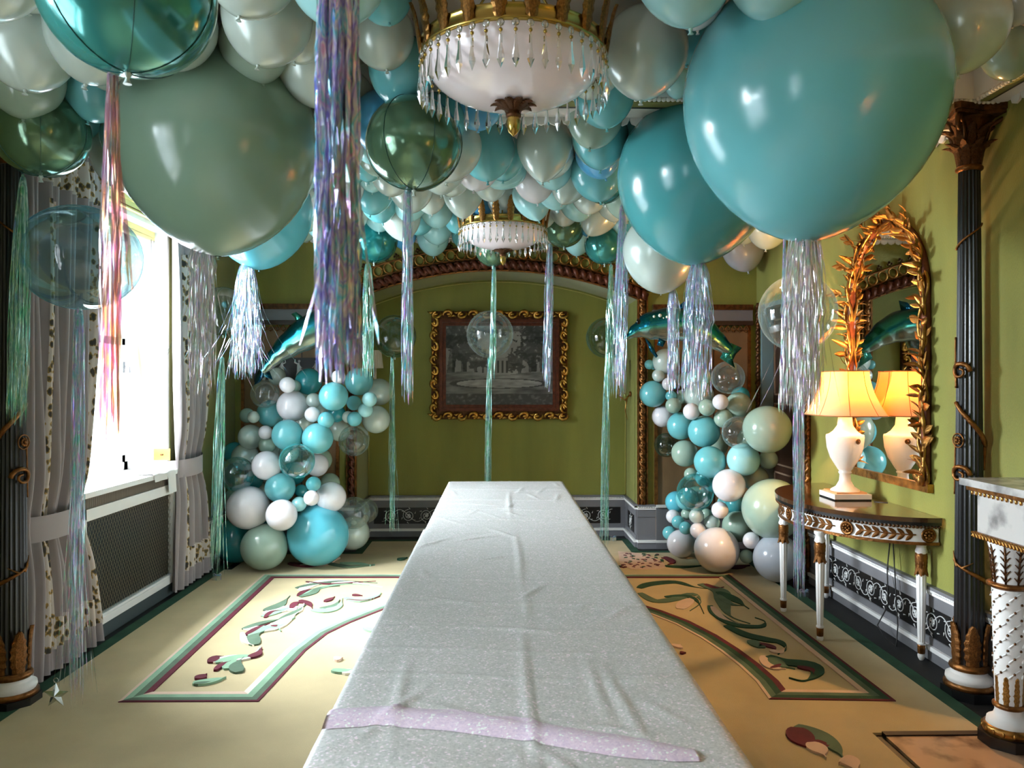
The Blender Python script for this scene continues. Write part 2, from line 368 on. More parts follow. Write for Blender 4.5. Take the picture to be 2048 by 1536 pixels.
# jib doors either side of the niche and the door in the right wall
tan = M('tan_door_paint', (128,98,66), .45, noise=.15, nscale=5, nstretch=(1,1,.4)); dbrown = M('dark_door_paint', (52,32,20), .4, noise=.2)
fringem = goldd
def jib(name, x0, x1, figures):
    d_ = bpy.data.objects.new(name, None); C.objects.link(d_); d_.location = ((x0+x1)/2, YB, 0); d_['kind'] = 'structure'; g = d_.location
    q = MB(); q.box(x0, x1, YB-.02, YB, 0, 2.04); q.build('leaf', tan, d_, org=g)
    q = MB(); q.box(x0, x1, YB-.028, YB-.02, 0, .41); q.build('dado_panel', greyp, d_, org=g)
    q = MB(); q.box(x0, x1, YB-.05, YB, .385, .41); q.build('dado_rail', whitep, d_, org=g)
    for xx in (x0, x1): q = MB(); q.box(xx-.014, xx+.014, YB-.04, YB, .41, 2.1); q.build('edge_fillet', goldd, d_, org=g)
    xm = x0+(x1-x0)*.62
    q = MB(); q.box(xm-.005, xm+.005, YB-.026, YB-.018, .41, 2.02); q.build('leaf_joint', dbrown, d_, org=g)
    q = MB(); q.box(x0-.03, x1+.03, YB-.06, YB, 2.20, 2.25); q.build('cornice', bronze, d_, org=g)
    q = MB(); q.box(x0-.03, x1+.03, YB-.045, YB, 2.10, 2.20); q.build('frieze', greyp, d_, org=g)
    q = MB(); q.box(x0-.03, x1+.03, YB-.06, YB, 2.06, 2.10); q.build('fringe_rail', dbrown, d_, org=g)
    lp = MB(); lp.tube([(.026*math.sin(2*PI*i/10)*(.5+.5*math.sin(PI*i/10)), 0, -.05*math.sin(PI*i/10)) for i in range(11)], .005, 4); lp.ball((0,0,-.055), .009, 5, 4)
    lp = lp.mesh('fringe_drop', goldd); n = int((x1-x0)/.055)
    for i in range(n): inst('fringe_drop', lp, d_, Matrix.Translation((x0+(i+.5)*(x1-x0)/n-g.x, -.045, 2.06)))
    if figures:
        q = MB(); q.box(x0+.1, x1-.1, YB-.03, YB-.02, 1.54, 1.76); q.build('figure_panel', blackp, d_, org=g)
        for k in range(4):
            cx = x0+.2+k*(x1-x0-.4)/3; q = MB()
            q.tube([(cx-.015, YB-.033, 1.56), (cx+.006, YB-.035, 1.63), (cx, YB-.035, 1.69), (cx+.004, YB-.034, 1.715)], [.02, .024, .015, .007], 6)
            q.ball((cx+.006, YB-.034, 1.728), .012, 6, 5)
            s = 1 if k % 2 else -1
            q.tube([(cx, YB-.034, 1.70), (cx+s*.035, YB-.034, 1.715), (cx+s*.03, YB-.034, 1.745)], [.008, .006, .004], 5)
            q.tube([(cx, YB-.034, 1.695), (cx-s*.03, YB-.034, 1.665)], [.008, .004], 5)
            q.build('dancer_relief', scrollm, d_, org=g)
jib('door_1', -2.32, -1.46, True); jib('door_2', 1.46, 2.32, False)
d3 = bpy.data.objects.new('door_3', None); C.objects.link(d3); d3.location = (XW+.1, 6.44, 0); d3['kind'] = 'structure'; g = d3.location
bluep = M('blue_grey_paint', (110,136,142), .5)
q = MB(); q.box(XW+.10, XW+.14, 5.95, 6.93, 0, 2.2); q.build('leaf', dbrown, d3, org=g)
for (z0, z1) in ((.12,.55),(.62,.74),(.80,1.35),(1.42,2.1)):
    q = MB()
    for (a, b, c, e) in ((5.99,6.89,z0,z0+.014),(5.99,6.89,z1-.014,z1),(5.99,6.004,z0,z1),(6.876,6.89,z0,z1)): q.box(XW+.09, XW+.10, a, b, c, e)
    q.build('panel_moulding', M('tan_line', (128,106,86), .5), d3, org=g)
q = MB(); q.box(XW-.0, XW+.14, 5.90, 5.94, 0, 2.22); q.box(XW, XW+.14, 6.94, 6.98, 0, 2.22); q.box(XW, XW+.14, 5.90, 6.98, 2.20, 2.24); q.build('jamb', bluep, d3, org=g)
q = MB(); q.tube([(XW+.10, 6.02, .98), (XW+.04, 6.02, .98)], .01, 8); q.ball((XW+.03, 6.02, .98), .028, 10, 8); q.build('knob', brass, d3, org=g)
q = rope('rope_moulding', lambda t: ((XW-.015, 5.87, .02+2.24*t), (0,1,0), (1,0,0)), 2.24, .034, goldd, d3, g)
rope('rope_moulding', lambda t: ((XW-.015, 7.0, .02+2.24*t), (0,1,0), (1,0,0)), 2.24, .03, bronze, d3, g)
# ------------------------------------------------------------------ windows
glass = clear_mat('window_glass', (235,245,250), .1, .08)
def window(name, a, b, detail):
    wd = bpy.data.objects.new(name, None); C.objects.link(wd); wd.location = (-2.7, (a+b)/2, Z0); wd['kind'] = 'structure'; g = wd.location
    q = MB(); q.box(-2.80, -XW-.002, a-.0, a+.03, Z0, Z1); q.box(-2.80, -XW-.002, b-.03, b, Z0, Z1); q.build('reveal', whitep, wd, org=g)
    q = MB(); q.box(-2.80, -XW-.002, a, b, Z1-.03, Z1); q.build('head_lining', whitep, wd, org=g)
    X = -2.72; f = .05
    q = MB(); q.box(X-.03, X+.03, a+.03, a+.03+f, Z0, Z1-.03); q.box(X-.03, X+.03, b-.03-f, b-.03, Z0, Z1-.03)
    q.box(X-.03, X+.03, a, b, Z0, Z0+.06); q.box(X-.03, X+.03, a, b, Z1-.09, Z1-.03); q.build('frame', whitep, wd, org=g)
    zm = (Z0+Z1)/2+.05; ym = (a+b)/2
    for (s0, s1, xx) in ((Z0+.06, zm+.02, X+.02), (zm-.02, Z1-.09, X-.01)):
        q = MB(); y0, y1 = a+.08, b-.08
        q.box(xx-.018, xx+.018, y0, y0+.045, s0, s1); q.box(xx-.018, xx+.018, y1-.045, y1, s0, s1)
        q.box(xx-.018, xx+.018, y0, y1, s0, s0+.05); q.box(xx-.018, xx+.018, y0, y1, s1-.045, s1)
        q.box(xx-.012, xx+.012, ym-.011, ym+.011, s0, s1); sash = q.build('sash', whitep, wd, org=g)
        for (p0, p1) in ((y0+.045, ym-.011), (ym+.011, y1-.045)):
            q = MB(); q.box(xx-.003, xx+.003, p0, p1, s0+.05, s1-.045); q.build('pane', glass, sash, org=g)
    if detail:
        q = MB(); q.box(-2.52, -2.492, a+.03, b-.03, Z1-.07, Z1-.03); q.tube([(-2.505, a+.05, Z1-.09), (-2.505, b-.05, Z1-.09)], .022, 10); q.build('blind_roller', creamp, wd, org=g)
        q = MB(); yy = b-.14; q.tube([(-2.47, yy, Z1-.1), (-2.47, yy, 1.25), (-2.47, yy+.012, 1.18), (-2.47, yy+.03, 1.17), (-2.47, yy+.045, 1.25), (-2.47, yy+.045, Z1-.1)], .003, 5); q.build('blind_cord', greyp, wd, org=g)
        q = MB(); q.box(X+.03, X+.042, b-.11, b-.09, 1.60, 1.68); q.tube([(X+.042, b-.10, 1.64), (X+.075, b-.10, 1.64), (X+.078, b-.10, 1.60)], .008, 6); q.build('sash_handle', greyp, wd, org=g)
        q = MB(); q.box(-2.50, -2.38, b-.036, b-.03, .965, 1.05); pl = q.build('socket_plate', brass, wd, org=g)
        q = MB(); q.box(-2.448, -2.432, b-.044, b-.036, 1.0, 1.012); q.build('switch', bronze, pl, org=g)
for i, (a, b) in enumerate(WIN): window('window_%d' % (i+1), a, b, i == 0)
a, b = WIN[0]
sillw = M('white_sill', (238,236,234), .3)
q = MB(); q.box(-2.78, -2.33, a-.05, b+.12, .868, .90); struct('trim_7', q, sillw)
for k, (a2, b2) in enumerate(WIN[1:]): q = MB(); q.box(-2.78, -2.33, a2-.05, b2+.05, .868, .90); struct('trim_%d' % (8+k), q, sillw)
# painted cornice board over the window
arc_ = bpy.data.objects.new('trim_10', None); C.objects.link(arc_); arc_.location = (-XW, (a+b)/2, 2.65); arc_['kind'] = 'structure'; g = arc_.location
q = MB(); q.box(-XW, -2.37, a-.3, b+.3, 2.65, 2.70); q.build('board', creamp, arc_, org=g)
q = MB(); q.box(-XW, -2.352, a-.3, b+.3, 2.70, 2.725); q.build('top_fillet', creamp, arc_, org=g)
q = MB(); q.box(-XW, -2.366, a-.3, b+.3, 2.66, 2.667); q.build('gilt_line', gold, arc_, org=g)
# slatted apron under the sill and the radiator cover
slat = M('taupe_slat', (104,92,80), .6, noise=.2, nscale=30)
ap = thing('sill_apron', 'taupe grooved slat strip under the bright window sill', 'panel', (-2.36, (a+b)/2, .80)); g = ap.location
q = MB(); q.box(-XW, -2.362, a-.05, b+.1, .80, .868); q.build('backing', M('dark_taupe', (60,52,46), .7), ap, org=g)
sm_ = MB(); sm_.box(-.004, .006, -.009, .009, 0, .064); sm_ = sm_.mesh('slat', slat)
n = int((b-a+.1)/.021)
for i in range(n): inst('slat', sm_, ap, Matrix.Translation((.004, a-.03+i*.021-g.y, .002)))
rc = thing('radiator_cover', 'white framed radiator cover with diamond wire grille below the window', 'radiator cover', (-2.35, (a+b)/2, 0)); g = rc.location
y0, y1 = a-.02, b+.02
q = MB(); q.box(-XW, -2.36, y0-.3, y1+.25, 0, .09); q.build('plinth', dgreyp, rc, org=g)
q = MB(); q.box(-XW, -2.385, y0, y1+.2, .09, .80); q.build('back_board', blackp, rc, org=g)
fo = [(y0, y1, .09, .135), (y0, y1, .745, .80), (y0, y0+.06, .09, .80), (y1-.06, y1, .09, .80)]
for f in fo: q = MB(); q.box(-2.385, -2.345, f[0], f[1], f[2], f[3]); q.build('frame_rail', whitep, rc, org=g)
for f in [(y0+.06, y1-.06, .135, .15), (y0+.06, y1-.06, .73, .745), (y0+.06, y0+.075, .135, .745), (y1-.075, y1-.06, .135, .745)]:
    q = MB(); q.box(-2.385, -2.352, *f); q.build('inner_bead', whitep, rc, org=g)
q = MB(); q.box(-2.385, -2.345, y1+.03, y1+.08, 0.09, .82); q.build('pilaster', whitep, rc, org=g)
q = MB(); ya, yb, za, zb = y0+.07, y1-.07, .145, .735; st = .033; sl = 1.55
for s in (-1, 1):
    u = ya-(zb-za)/sl
    while u < yb+(zb-za)/sl:
        p = []
        for k in range(2):
            z = za if k == 0 else zb; p.append((u+(z-za)/sl*s, z))
        (ua, z_a), (ub, z_b) = p
        def clip(ua, z_a, ub, z_b):
            t0, t1 = 0, 1; du = ub-ua
            if abs(du) < 1e-9: return None
            for lim in (ya, yb):
                t = (lim-ua)/du
                if (lim == ya) == (du > 0): t0 = max(t0, t)
                else: t1 = min(t1, t)
            if t0 >= t1: return None
            return [(-2.372+.002*s, ua+du*t, z_a+(z_b-z_a)*t) for t in (t0, t1)]
        c = clip(ua, z_a, ub, z_b)
        if c: q.tube(c, .0014, 4, False)
        u += st
wirem = M('grille_wire', (150,138,118), .4, .5)
tag(q.build('wire_grille', wirem, rc, org=g), kind='stuff')
# ================================================================== carpet
cf = M('carpet_field', (198,178,136), .95, noise=.10, nscale=2.2, bump=.6, bscale=420, sheen=.1)
cgd = M('carpet_deep_green', (34,74,52), .95, noise=.2, bump=.6, bscale=400)
cgl = M('carpet_mint', (138,172,142), .95, noise=.1, bump=.6, bscale=400)
cgm = M('carpet_sage', (90,112,90), .95, noise=.15, bump=.6, bscale=400)
cma = M('carpet_maroon', (98,28,44), .95, noise=.2, bump=.6, bscale=400)
cpk = M('carpet_pink', (222,192,172), .95, noise=.06, bump=.6, bscale=400)
cwh = M('carpet_cream', (232,224,208), .95, noise=.05, bump=.6, bscale=400)
carpet = thing('carpet', 'khaki carpet with green and maroon scrolled panels on the floor', 'carpet', (0, 3, 0)); CO = carpet.location
def flat(name, poly, m, z0=.012, z1=.016, **k):
    q = MB(); q.prism(poly, lambda x, y: (x, y, z0), lambda x, y: (x, y, z1)); return q.build(name, m, carpet, org=CO)
flat('field', [(-2.22,-3.6),(1.62,-3.6),(1.62,3.30),(2.11,3.30),(2.11,6.86),(-2.16,6.86),(-2.16,6.3),(-2.22,6.3)], cf, .0, .012)
flat('edge_stripe', [(-2.30,-3.6),(-2.22,-3.6),(-2.22,6.94),(-2.30,6.94)], cgd, 0, .012)
flat('edge_stripe', [(2.11,3.30),(2.19,3.40),(2.19,6.94),(2.11,6.94)], cgd, 0, .012)
flat('edge_stripe', [(-2.22,6.86),(-1.20,6.86),(-1.20,7.40),(1.20,7.40),(1.20,6.86),(2.16,6.86),(2.16,6.94),(1.28,6.94),(1.28,7.48),(-1.28,7.48),(-1.28,6.94),(-2.22,6.94)], cgd, 0, .012)
flat('niche_field', [(-1.2,6.80),(1.2,6.80),(1.2,7.40),(-1.2,7.40)], cf, 0, .0125)
def P2(lst): return [fl(x, y).to_2d() for x, y in lst]
outl = P2([(236,1410),(527,1152),(1458,1152),(1792,1408),(1538,1404),(1512,1368),(1478,1336),(1440,1306),(1400,1279),(1350,1252),(1300,1232)])
outl += [Vector((.75,5.36)), Vector((.45,5.56)), Vector((.08,5.62)), Vector((-.25,5.55)), Vector((-.5,5.40))]
outl += P2([(770,1222),(700,1250),(655,1272),(612,1306),(576,1345),(548,1376),(517,1409)])
def offs(poly, d):
    n = len(poly); r = []
    for i in range(n):
        a, b, c = poly[i-1], poly[i], poly[(i+1) % n]
        e1 = (b-a).normalized(); e2 = (c-b).normalized()
        n1 = Vector((e1.y, -e1.x)); n2 = Vector((e2.y, -e2.x)); k = n1+n2
        k = k/max(.25, k.dot(n1)) if k.length > 1e-6 else n1
        r.append(b+k*d)
    return r
BW = .115; N_ = len(outl)
cum = [offs(outl, BW*t) for t in (0, .14, .42, .72, 1.0)]
for i in range(N_):
    j = (i+1) % N_
    if i in (0, 1): order = (cpk, cgl, cgm, cma)
    elif i in (2, 3): order = (cma, cgd, cgm, cpk)
    elif i < 13: order = (cpk, cgm, cgd, cma)
    elif i < N_-1: order = (cma, cgm, cgl, cwh)
    else: order = (cma, cgm, cgl, cpk)
    for k in range(4):
        z = .0162+.0003*k
        flat('border_band', [cum[k][i], cum[k][j], cum[k+1][j], cum[k+1][i]], order[k], .012, z)
def stroke(pts, w, m, z, name='leaf_motif', end=.06):
    ps = P2(pts)
    # resample with Catmull-Rom
    R = []
    for i in range(len(ps)-1):
        p0, p1, p2, p3 = ps[max(i-1,0)], ps[i], ps[i+1], ps[min(i+2, len(ps)-1)]
        for k in range(5):
            t = k/5; R.append(.5*((2*p1)+(p2-p0)*t+(2*p0-5*p1+4*p2-p3)*t*t+(3*p1-p0-3*p2+p3)*t**3))
    R.append(ps[-1]); n = len(R); L_, Rr = [], []
    for i in range(n):
        t = i/(n-1); d = R[min(i+1,n-1)]-R[max(i-1,0)]; d = d.normalized(); nn = Vector((-d.y, d.x))
        ww = w*max(end, math.sin(PI*min(1, t*1.15+.12))**.8)
        L_.append(R[i]+nn*ww*.5); Rr.append(R[i]-nn*ww*.5)
    q = MB()
    q.add([(p.x, p.y, z) for p in L_]+[(p.x, p.y, z) for p in Rr], [(i, n+i, n+i+1, i+1) for i in range(n-1)])
    q.add([(p.x, p.y, z) for p in L_+Rr[::-1]]+[(p.x, p.y, .012) for p in L_+Rr[::-1]], [(i, (i+1) % (2*n), 2*n+(i+1) % (2*n), 2*n+i) for i in range(2*n)])
    q.build(name, m, carpet, org=CO)
ZS = .0168
LEFT = [ # left panel scrolls (light side)
 ([(600,1185),(640,1168),(700,1168),(765,1178)], .085, cwh), ([(592,1180),(630,1172),(690,1166),(755,1170)], .05, cgm), ([(604,1196),(640,1180),(690,1172),(740,1174)], .04, cgl), ([(612,1167),(660,1172),(720,1168),(752,1166)], .022, cma), ([(596,1196),(610,1186),(640,1180)], .035, cma),
 ([(600,1198),(625,1190),(640,1180),(680,1176)], .05, cgm),
 ([(530,1232),(570,1222),(600,1222),(610,1208)], .10, cwh), ([(530,1226),(560,1214),(580,1196)], .07, cgm), ([(525,1238),(560,1226),(595,1215)], .06, cgl), ([(530,1240),(545,1228),(575,1226)], .03, cma), ([(583,1222),(592,1210),(612,1212)], .04, cma),
 ([(600,1205),(618,1212),(625,1222)], .04, cma), ([(560,1245),(590,1230),(612,1214)], .05, cgm),
 ([(625,1224),(655,1226),(680,1214),(684,1200)], .07, cgl), ([(640,1222),(668,1216),(680,1204)], .04, cgm), ([(650,1208),(670,1198)], .04, cma),
 ([(690,1200),(720,1206),(755,1196),(762,1190)], .05, cgl), ([(705,1194),(725,1196)], .03, cma), ([(694,1204),(730,1206),(760,1197)], .016, cma),
 ([(490,1262),(540,1262),(580,1240),(605,1225)], .09, cwh), ([(486,1264),(530,1250),(575,1242)], .045, cgm), ([(500,1278),(530,1262),(560,1258),(590,1240)], .06, cgl), ([(492,1276),(515,1262),(540,1252)], .035, cma), ([(510,1296),(506,1280),(530,1268)], .07, cgm), ([(540,1262),(552,1258),(562,1268)], .05, cgl), ([(545,1260),(555,1256)], .04, cma),
 ([(484,1272),(490,1290),(508,1298)], .03, cwh),
 ([(425,1330),(460,1324),(500,1320),(522,1300)], .075, cwh), ([(430,1332),(470,1322),(505,1318),(520,1304)], .05, cgl), ([(422,1332),(432,1322),(448,1320)], .05, cma), ([(498,1322),(516,1314),(524,1302)], .045, cma), ([(455,1345),(462,1330),(485,1322)], .06, cgl), ([(478,1352),(472,1338),(488,1322)], .06, cgm), ([(430,1348),(445,1336),(462,1330)], .028, cma),
 ([(386,1374),(410,1372),(440,1366),(452,1362)], .05, cgl), ([(388,1376),(410,1374),(430,1370)], .025, cgm), ([(396,1366),(405,1360),(414,1356)], .05, cma),
 ([(690,1348),(700,1352),(720,1345)], .05, cwh), ([(664,1348),(690,1350),(712,1346)], .04, cgl), ([(668,1326),(686,1323)], .05, cpk), ([(728,1262),(745,1268),(760,1272)], .035, cgl),
 ([(578,1131),(620,1136),(660,1130)], .06, cma), ([(600,1136),(650,1132),(680,1120)], .05, cpk), ([(650,1130),(700,1138),(750,1134)], .035, cgm), ([(680,1131),(720,1132),(742,1136)], .03, cgl), ([(796,1124),(815,1120)], .05, cgd)]
RIGHT = [
 ([(1278,1180),(1300,1172),(1350,1168),(1390,1178),(1440,1184)], .055, cgd), ([(1280,1190),(1310,1206),(1350,1202),(1385,1192),(1402,1208),(1380,1226)], .05, cgm), ([(1360,1222),(1376,1206),(1396,1196)], .06, cpk), ([(1330,1198),(1370,1196),(1394,1206),(1408,1232)], .035, cgd),
 ([(1400,1172),(1440,1186),(1446,1206),(1460,1236),(1500,1252)], .075, cgm), ([(1410,1172),(1430,1180),(1448,1178)], .035, cma), ([(1436,1188),(1470,1204),(1498,1222)], .06, cgd), ([(1436,1194),(1460,1212),(1490,1216)], .035, cgm),
 ([(1420,1216),(1432,1232),(1470,1254),(1520,1258),(1530,1248),(1510,1240)], .045, cgd), ([(1424,1218),(1444,1240),(1480,1254)], .03, cpk),
 ([(1452,1256),(1490,1274),(1530,1284),(1560,1290),(1572,1304),(1556,1314)], .05, cgd), ([(1500,1286),(1522,1298),(1532,1294)], .05, cgm), ([(1520,1292),(1545,1300),(1552,1306)], .03, cma), ([(1540,1306),(1560,1310),(1572,1300)], .03, cpk),
 ([(1530,1318),(1548,1340),(1572,1344)], .06, cpk), ([(1536,1318),(1570,1330),(1620,1336),(1634,1352),(1610,1368),(1578,1362)], .06, cgd), ([(1545,1322),(1560,1336),(1590,1344)], .05, cgm), ([(1548,1338),(1560,1342)], .06, cma), ([(1595,1340),(1622,1346),(1628,1356)], .03, cma),
 ([(1592,1460),(1640,1480),(1676,1510),(1690,1532)], .055, cgm), ([(1594,1464),(1606,1490),(1630,1512)], .07, cma), ([(1630,1490),(1650,1500),(1660,1500)], .03, cma), ([(1622,1494),(1640,1510),(1652,1524)], .05, cpk), ([(1684,1526),(1700,1534),(1720,1560)], .06, cpk),
 ([(1350,1300),(1362,1296)], .05, cpk), ([(1360,1312),(1372,1312)], .02, cma),
 ([(1330,1136),(1370,1138),(1420,1134)], .035, cgd), ([(1460,1140),(1500,1135)], .06, cma), ([(1330,1118),(1345,1128),(1335,1134)], .04, cma)]
for k, (p, wd_, m) in enumerate(LEFT): stroke(p, wd_*1.25, m, ZS+.00022*k)
for k, (p, wd_, m) in enumerate(RIGHT): stroke(p, wd_*1.65, m, ZS+.00022*k)
# woven flower basket motif by the niche
flat('basket_motif', P2([(1236,1106),(1262,1108),(1290,1112),(1318,1124),(1334,1136),(1318,1142),(1262,1142),(1240,1130)]), cpk, .012, .0168)
rb = random.Random(3)
for i in range(52):
    x, y = rb.uniform(1238,1325), rb.uniform(1110,1138)
    dx = rb.choice((-1,1))*rb.uniform(4,7); stroke([(x,y),(x+dx*.5,y+1.2),(x+dx,y+2.6)], .028, rb.choice((cma,cgd,cma)), .0172+.00002*i, 'basket_motif')
# hearth
hs = MB(); hs.box(1.66, 2.36, 1.0, 3.28, .0, .014); hearth = tag(hs.build('hearth_slab', hearthm), 'brown veined marble hearth slab on the floor before the fireplace', 'hearth')
hs = MB(); hs.box(1.66, 2.30, 3.26, 3.296, .001, .02); hs.build('dark_edge', M('dark_edge', (40,22,16), .7), hearth, org=hearth.location)
# ================================================================== banquet tables and sequin cloth
wood = M('plywood', (150,120,84), .6); steel = M('grey_steel', (110,112,115), .4, .8)
TX0, TX1, TZ = -.385, .515, .75
def ttable(y0, y1, label):
    t = thing('trestle_table', label, 'table', ((TX0+TX1)/2, (y0+y1)/2, 0), 'folding tables under the sequin cloth'); g = t.location
    q = MB(); q.box(TX0+.012, TX1-.012, y0, y1, TZ-.03, TZ-.004); q.build('tabletop', wood, t, org=g)
    for yy in (y0+.2, y1-.2):
        for xx in (TX0+.12, TX1-.12):
            q = MB(); q.tube([(xx, yy, 0.012), (xx, yy, TZ-.03)], .014, 8); q.build('leg', steel, t, org=g)
        q = MB(); q.tube([(TX0+.12, yy, .3), (TX1-.12, yy, .3)], .01, 6); q.build('stretcher', steel, t, org=g)
ttable(4.16, 6.07, 'folding trestle table hidden under the far end of the cloth')
ttable(2.3, 4.14, 'folding trestle table hidden under the middle of the cloth')
ttable(.5, 2.28, 'folding trestle table hidden under the near end of the cloth')
def sequin(name, base, dark, pink):
    m = M(name, base, .5, .0, spec=.5); nt = m.node_tree; N = nt.nodes; L = nt.links; p = N['Principled BSDF']
    tc = N.new('ShaderNodeTexCoord'); v = N.new('ShaderNodeTexVoronoi'); v.inputs['Scale'].default_value = 210; L.new(tc.outputs['Object'], v.inputs['Vector'])
    sp = N.new('ShaderNodeSeparateColor'); L.new(v.outputs['Color'], sp.inputs[0])
    r = N.new('ShaderNodeValToRGB'); e = r.color_ramp.elements; e[0].color = (*lin(dark), 1); e[1].color = (*lin(base), 1); e[1].position = .55
    a = e.new(.86); a.color = (*lin(base), 1); b = e.new(.97); b.color = (*lin(pink), 1)
    L.new(sp.outputs[0], r.inputs[0]); L.new(r.outputs[0], p.inputs['Base Color'])
    nm = N.new('ShaderNodeBump'); nm.inputs['Strength'].default_value = .55; nm.inputs['Distance'].default_value = .003
    L.new(sp.outputs[1], nm.inputs['Height'])
    n2 = N.new('ShaderNodeTexNoise'); n2.inputs['Scale'].default_value = 3.2; n2.inputs['Detail'].default_value = 4; L.new(tc.outputs['Object'], n2.inputs['Vector'])
    b2 = N.new('ShaderNodeBump'); b2.inputs['Strength'].default_value = .25; b2.inputs['Distance'].default_value = .03
    L.new(n2.outputs['Fac'], b2.inputs['Height']); L.new(nm.outputs[0], b2.inputs['Normal']); L.new(b2.outputs[0], p.inputs['Normal'])
    p.inputs['Roughness'].default_value = .42; p.inputs['Metallic'].default_value = .15
    return m
seq = sequin('sequin_cloth', (200,200,197), (178,179,177), (240,225,235))
seqp = sequin('pink_sheen_sequin', (222,204,220), (206,188,210), (238,244,240))  # pink sheen of a raised cloth fold, put into the sequin colour
creases = [(y, .0035) for y in (5.62, 5.12, 4.72, 4.38, 3.66, 3.42, 3.02, 2.70, 2.42, 2.22, 2.02)]
rw = random.Random(11)
lumps = [(rw.uniform(TX0+.05, TX1-.05), rw.uniform(1.4, 6), rw.uniform(-.6, .6)+PI/2*rw.choice((0, 1)), rw.uniform(.05, .22), rw.uniform(.002, .006)) for _ in range(70)]
def hz(x, y):
    h = 0
    for (cy, a_) in creases: h += a_*math.exp(-((y-cy+.03*math.sin(x*5))/.010)**2)
    xm = .085+.012*math.sin(y*2.3)
    h += .006*math.exp(-((x-xm)/.009)**2)*(.5+.5*math.sin(y*4.1))
    for (lx, ly, an, ln, a_) in lumps:
        dx, dy = x-lx, y-ly
        if abs(dx) > .3 or abs(dy) > .3: continue
        u = dx*math.cos(an)+dy*math.sin(an); v_ = -dx*math.sin(an)+dy*math.cos(an)
        h += a_*math.exp(-(u/ln)**2-(v_/.011)**2)
    if y < 1.85: h += .006*math.sin(30*(y+x*.35))*max(0, (1.85-y))*math.exp(-((x+.2)/.35)**2)
    return h
cl = MB(); Y0, Y1 = .45, 6.09
def cloth(u, v):
    # u runs across: left drop, top, right drop ; v along
    y = Y0+(Y1-Y0)*v; s = u*2.30-.70; wx = TX1-TX0
    wide = .008 if y < 4.10 else 0
    if 0 <= s <= wx: return (TX0-wide*(1 if s < .02 else 0)+s, y, TZ+hz(TX0+s, y)-.004*max(0, 1-min(s, wx-s)/.02))
    k = (-s if s < 0 else s-wx); fold = .018*math.sin(y*17)*min(1, k/.3)+.012*min(1, k/.1)
    x = TX0-wide-fold-.0 if s < 0 else TX1+wide+fold
    return (x, y, max(.03, TZ-.004-k))
cl.grid(cloth, 184, 470)
nv = len(cl.v)
def endc(u, v):
    x = TX0+(TX1-TX0)*u; return (x, Y1+.012*min(1, v*8)+.014*math.sin(x*18)*v, TZ-.002-.70*v)
cl.grid(endc, 40, 12)
clo = cl.build('tablecloth', seq); tag(clo, 'long pale grey sequin tablecloth draped over the banquet tables', 'tablecloth')
hm = MB()
def fold_sheen(u, v):
    pl = [(600,1442),(760,1432),(900,1442),(1050,1462),(1200,1487),(1340,1506),(1415,1514),(1470,1512)]
    pr = u*(len(pl)-1); i = min(int(pr), len(pl)-2); t = pr-i
    px = pl[i][0]+(pl[i+1][0]-pl[i][0])*t; py = pl[i][1]+(pl[i+1][1]-pl[i][1])*t
    c = fl(px, py, TZ); x = min(max(c.x, TX0-.006), TX1-.1); y = c.y+(v-.5)*.105*(.06+.94*min(1, (1-u)*2.6))
    return (x, y, TZ+hz(x, y)+.0015+.011*math.sin(PI*v)*min(1, (1-u)*2.6))
hm.grid(fold_sheen, 90, 10); hm.build('fold_sheen_band', seqp, clo, org=clo.location)
# ================================================================== shared leaf mesh
def leaf_mesh(name, m, wd=.32, curl=.35, th=.035, n=6):
    q = MB(); top, bot = [], []
    for i in range(n+1):
        t = i/n; ww = wd*math.sin(PI*min(1, t*.93+.07))**.75*(1 if t < 1 else 0); y = curl*t*t
        top.append([(-ww, y+.10*ww+th*.1, t), (0, y+th+.0, t), (ww, y+.10*ww+th*.1, t)])
        bot.append([(-ww, y+.10*ww-th*.1, t), (0, y-th, t), (ww, y+.10*ww-th*.1, t)])
    vs_ = [p for r in top for p in r]+[p for r in bot for p in r]; k = 3*(n+1); fs = []
    for i in range(n):
        for j in range(2):
            a0 = i*3+j; fs.append((a0, a0+1, a0+4, a0+3)); fs.append((k+a0+3, k+a0+4, k+a0+1, k+a0))
        fs.append((i*3, i*3+3, k+i*3+3, k+i*3)); fs.append((i*3+5, i*3+2, k+i*3+2, k+i*3+5))
    q.add(vs_, fs, True); return q.mesh(name, m)
def acanthus_mesh(name, m, curl=.30):      # upright carved leaf with toothed edge, unit height
    q = MB(); n = 12; rows = []
    for i in range(n+1):
        t = i/n; ww = .24*(math.sin(PI*(.12+.86*t))**.6)*(1+.22*(i % 2)); y = curl*max(0, t-.55)**2*5-.02
        if i == n: ww = .03
        rows.append([(-ww, y-.05, t), (-ww*.5, y+.03, t), (0, y-.01+.05, t), (ww*.5, y+.03, t), (ww, y-.05, t)])
    back = [[(p[0], p[1]-.06, p[2]) for p in r] for r in rows]
    vs_ = [p for r in rows for p in r]+[p for r in back for p in r]; k = 5*(n+1); fs = []
    for i in range(n):
        for j in range(4):
            a0 = i*5+j; fs.append((a0+5, a0+6, a0+1, a0)); fs.append((k+a0, k+a0+1, k+a0+6, k+a0+5))
        fs.append((i*5+5, i*5, k+i*5, k+i*5+5)); fs.append((i*5+4, i*5+9, k+i*5+9, k+i*5+4))
    fs.append(tuple(range(5))+tuple(k+j for j in range(4, -1, -1)))
    q.add(vs_, fs, False); return q.mesh(name, m)
gleaf = leaf_mesh('leaf', gold); bleaf = leaf_mesh('leaf', bronze); dleaf = leaf_mesh('leaf', goldd)
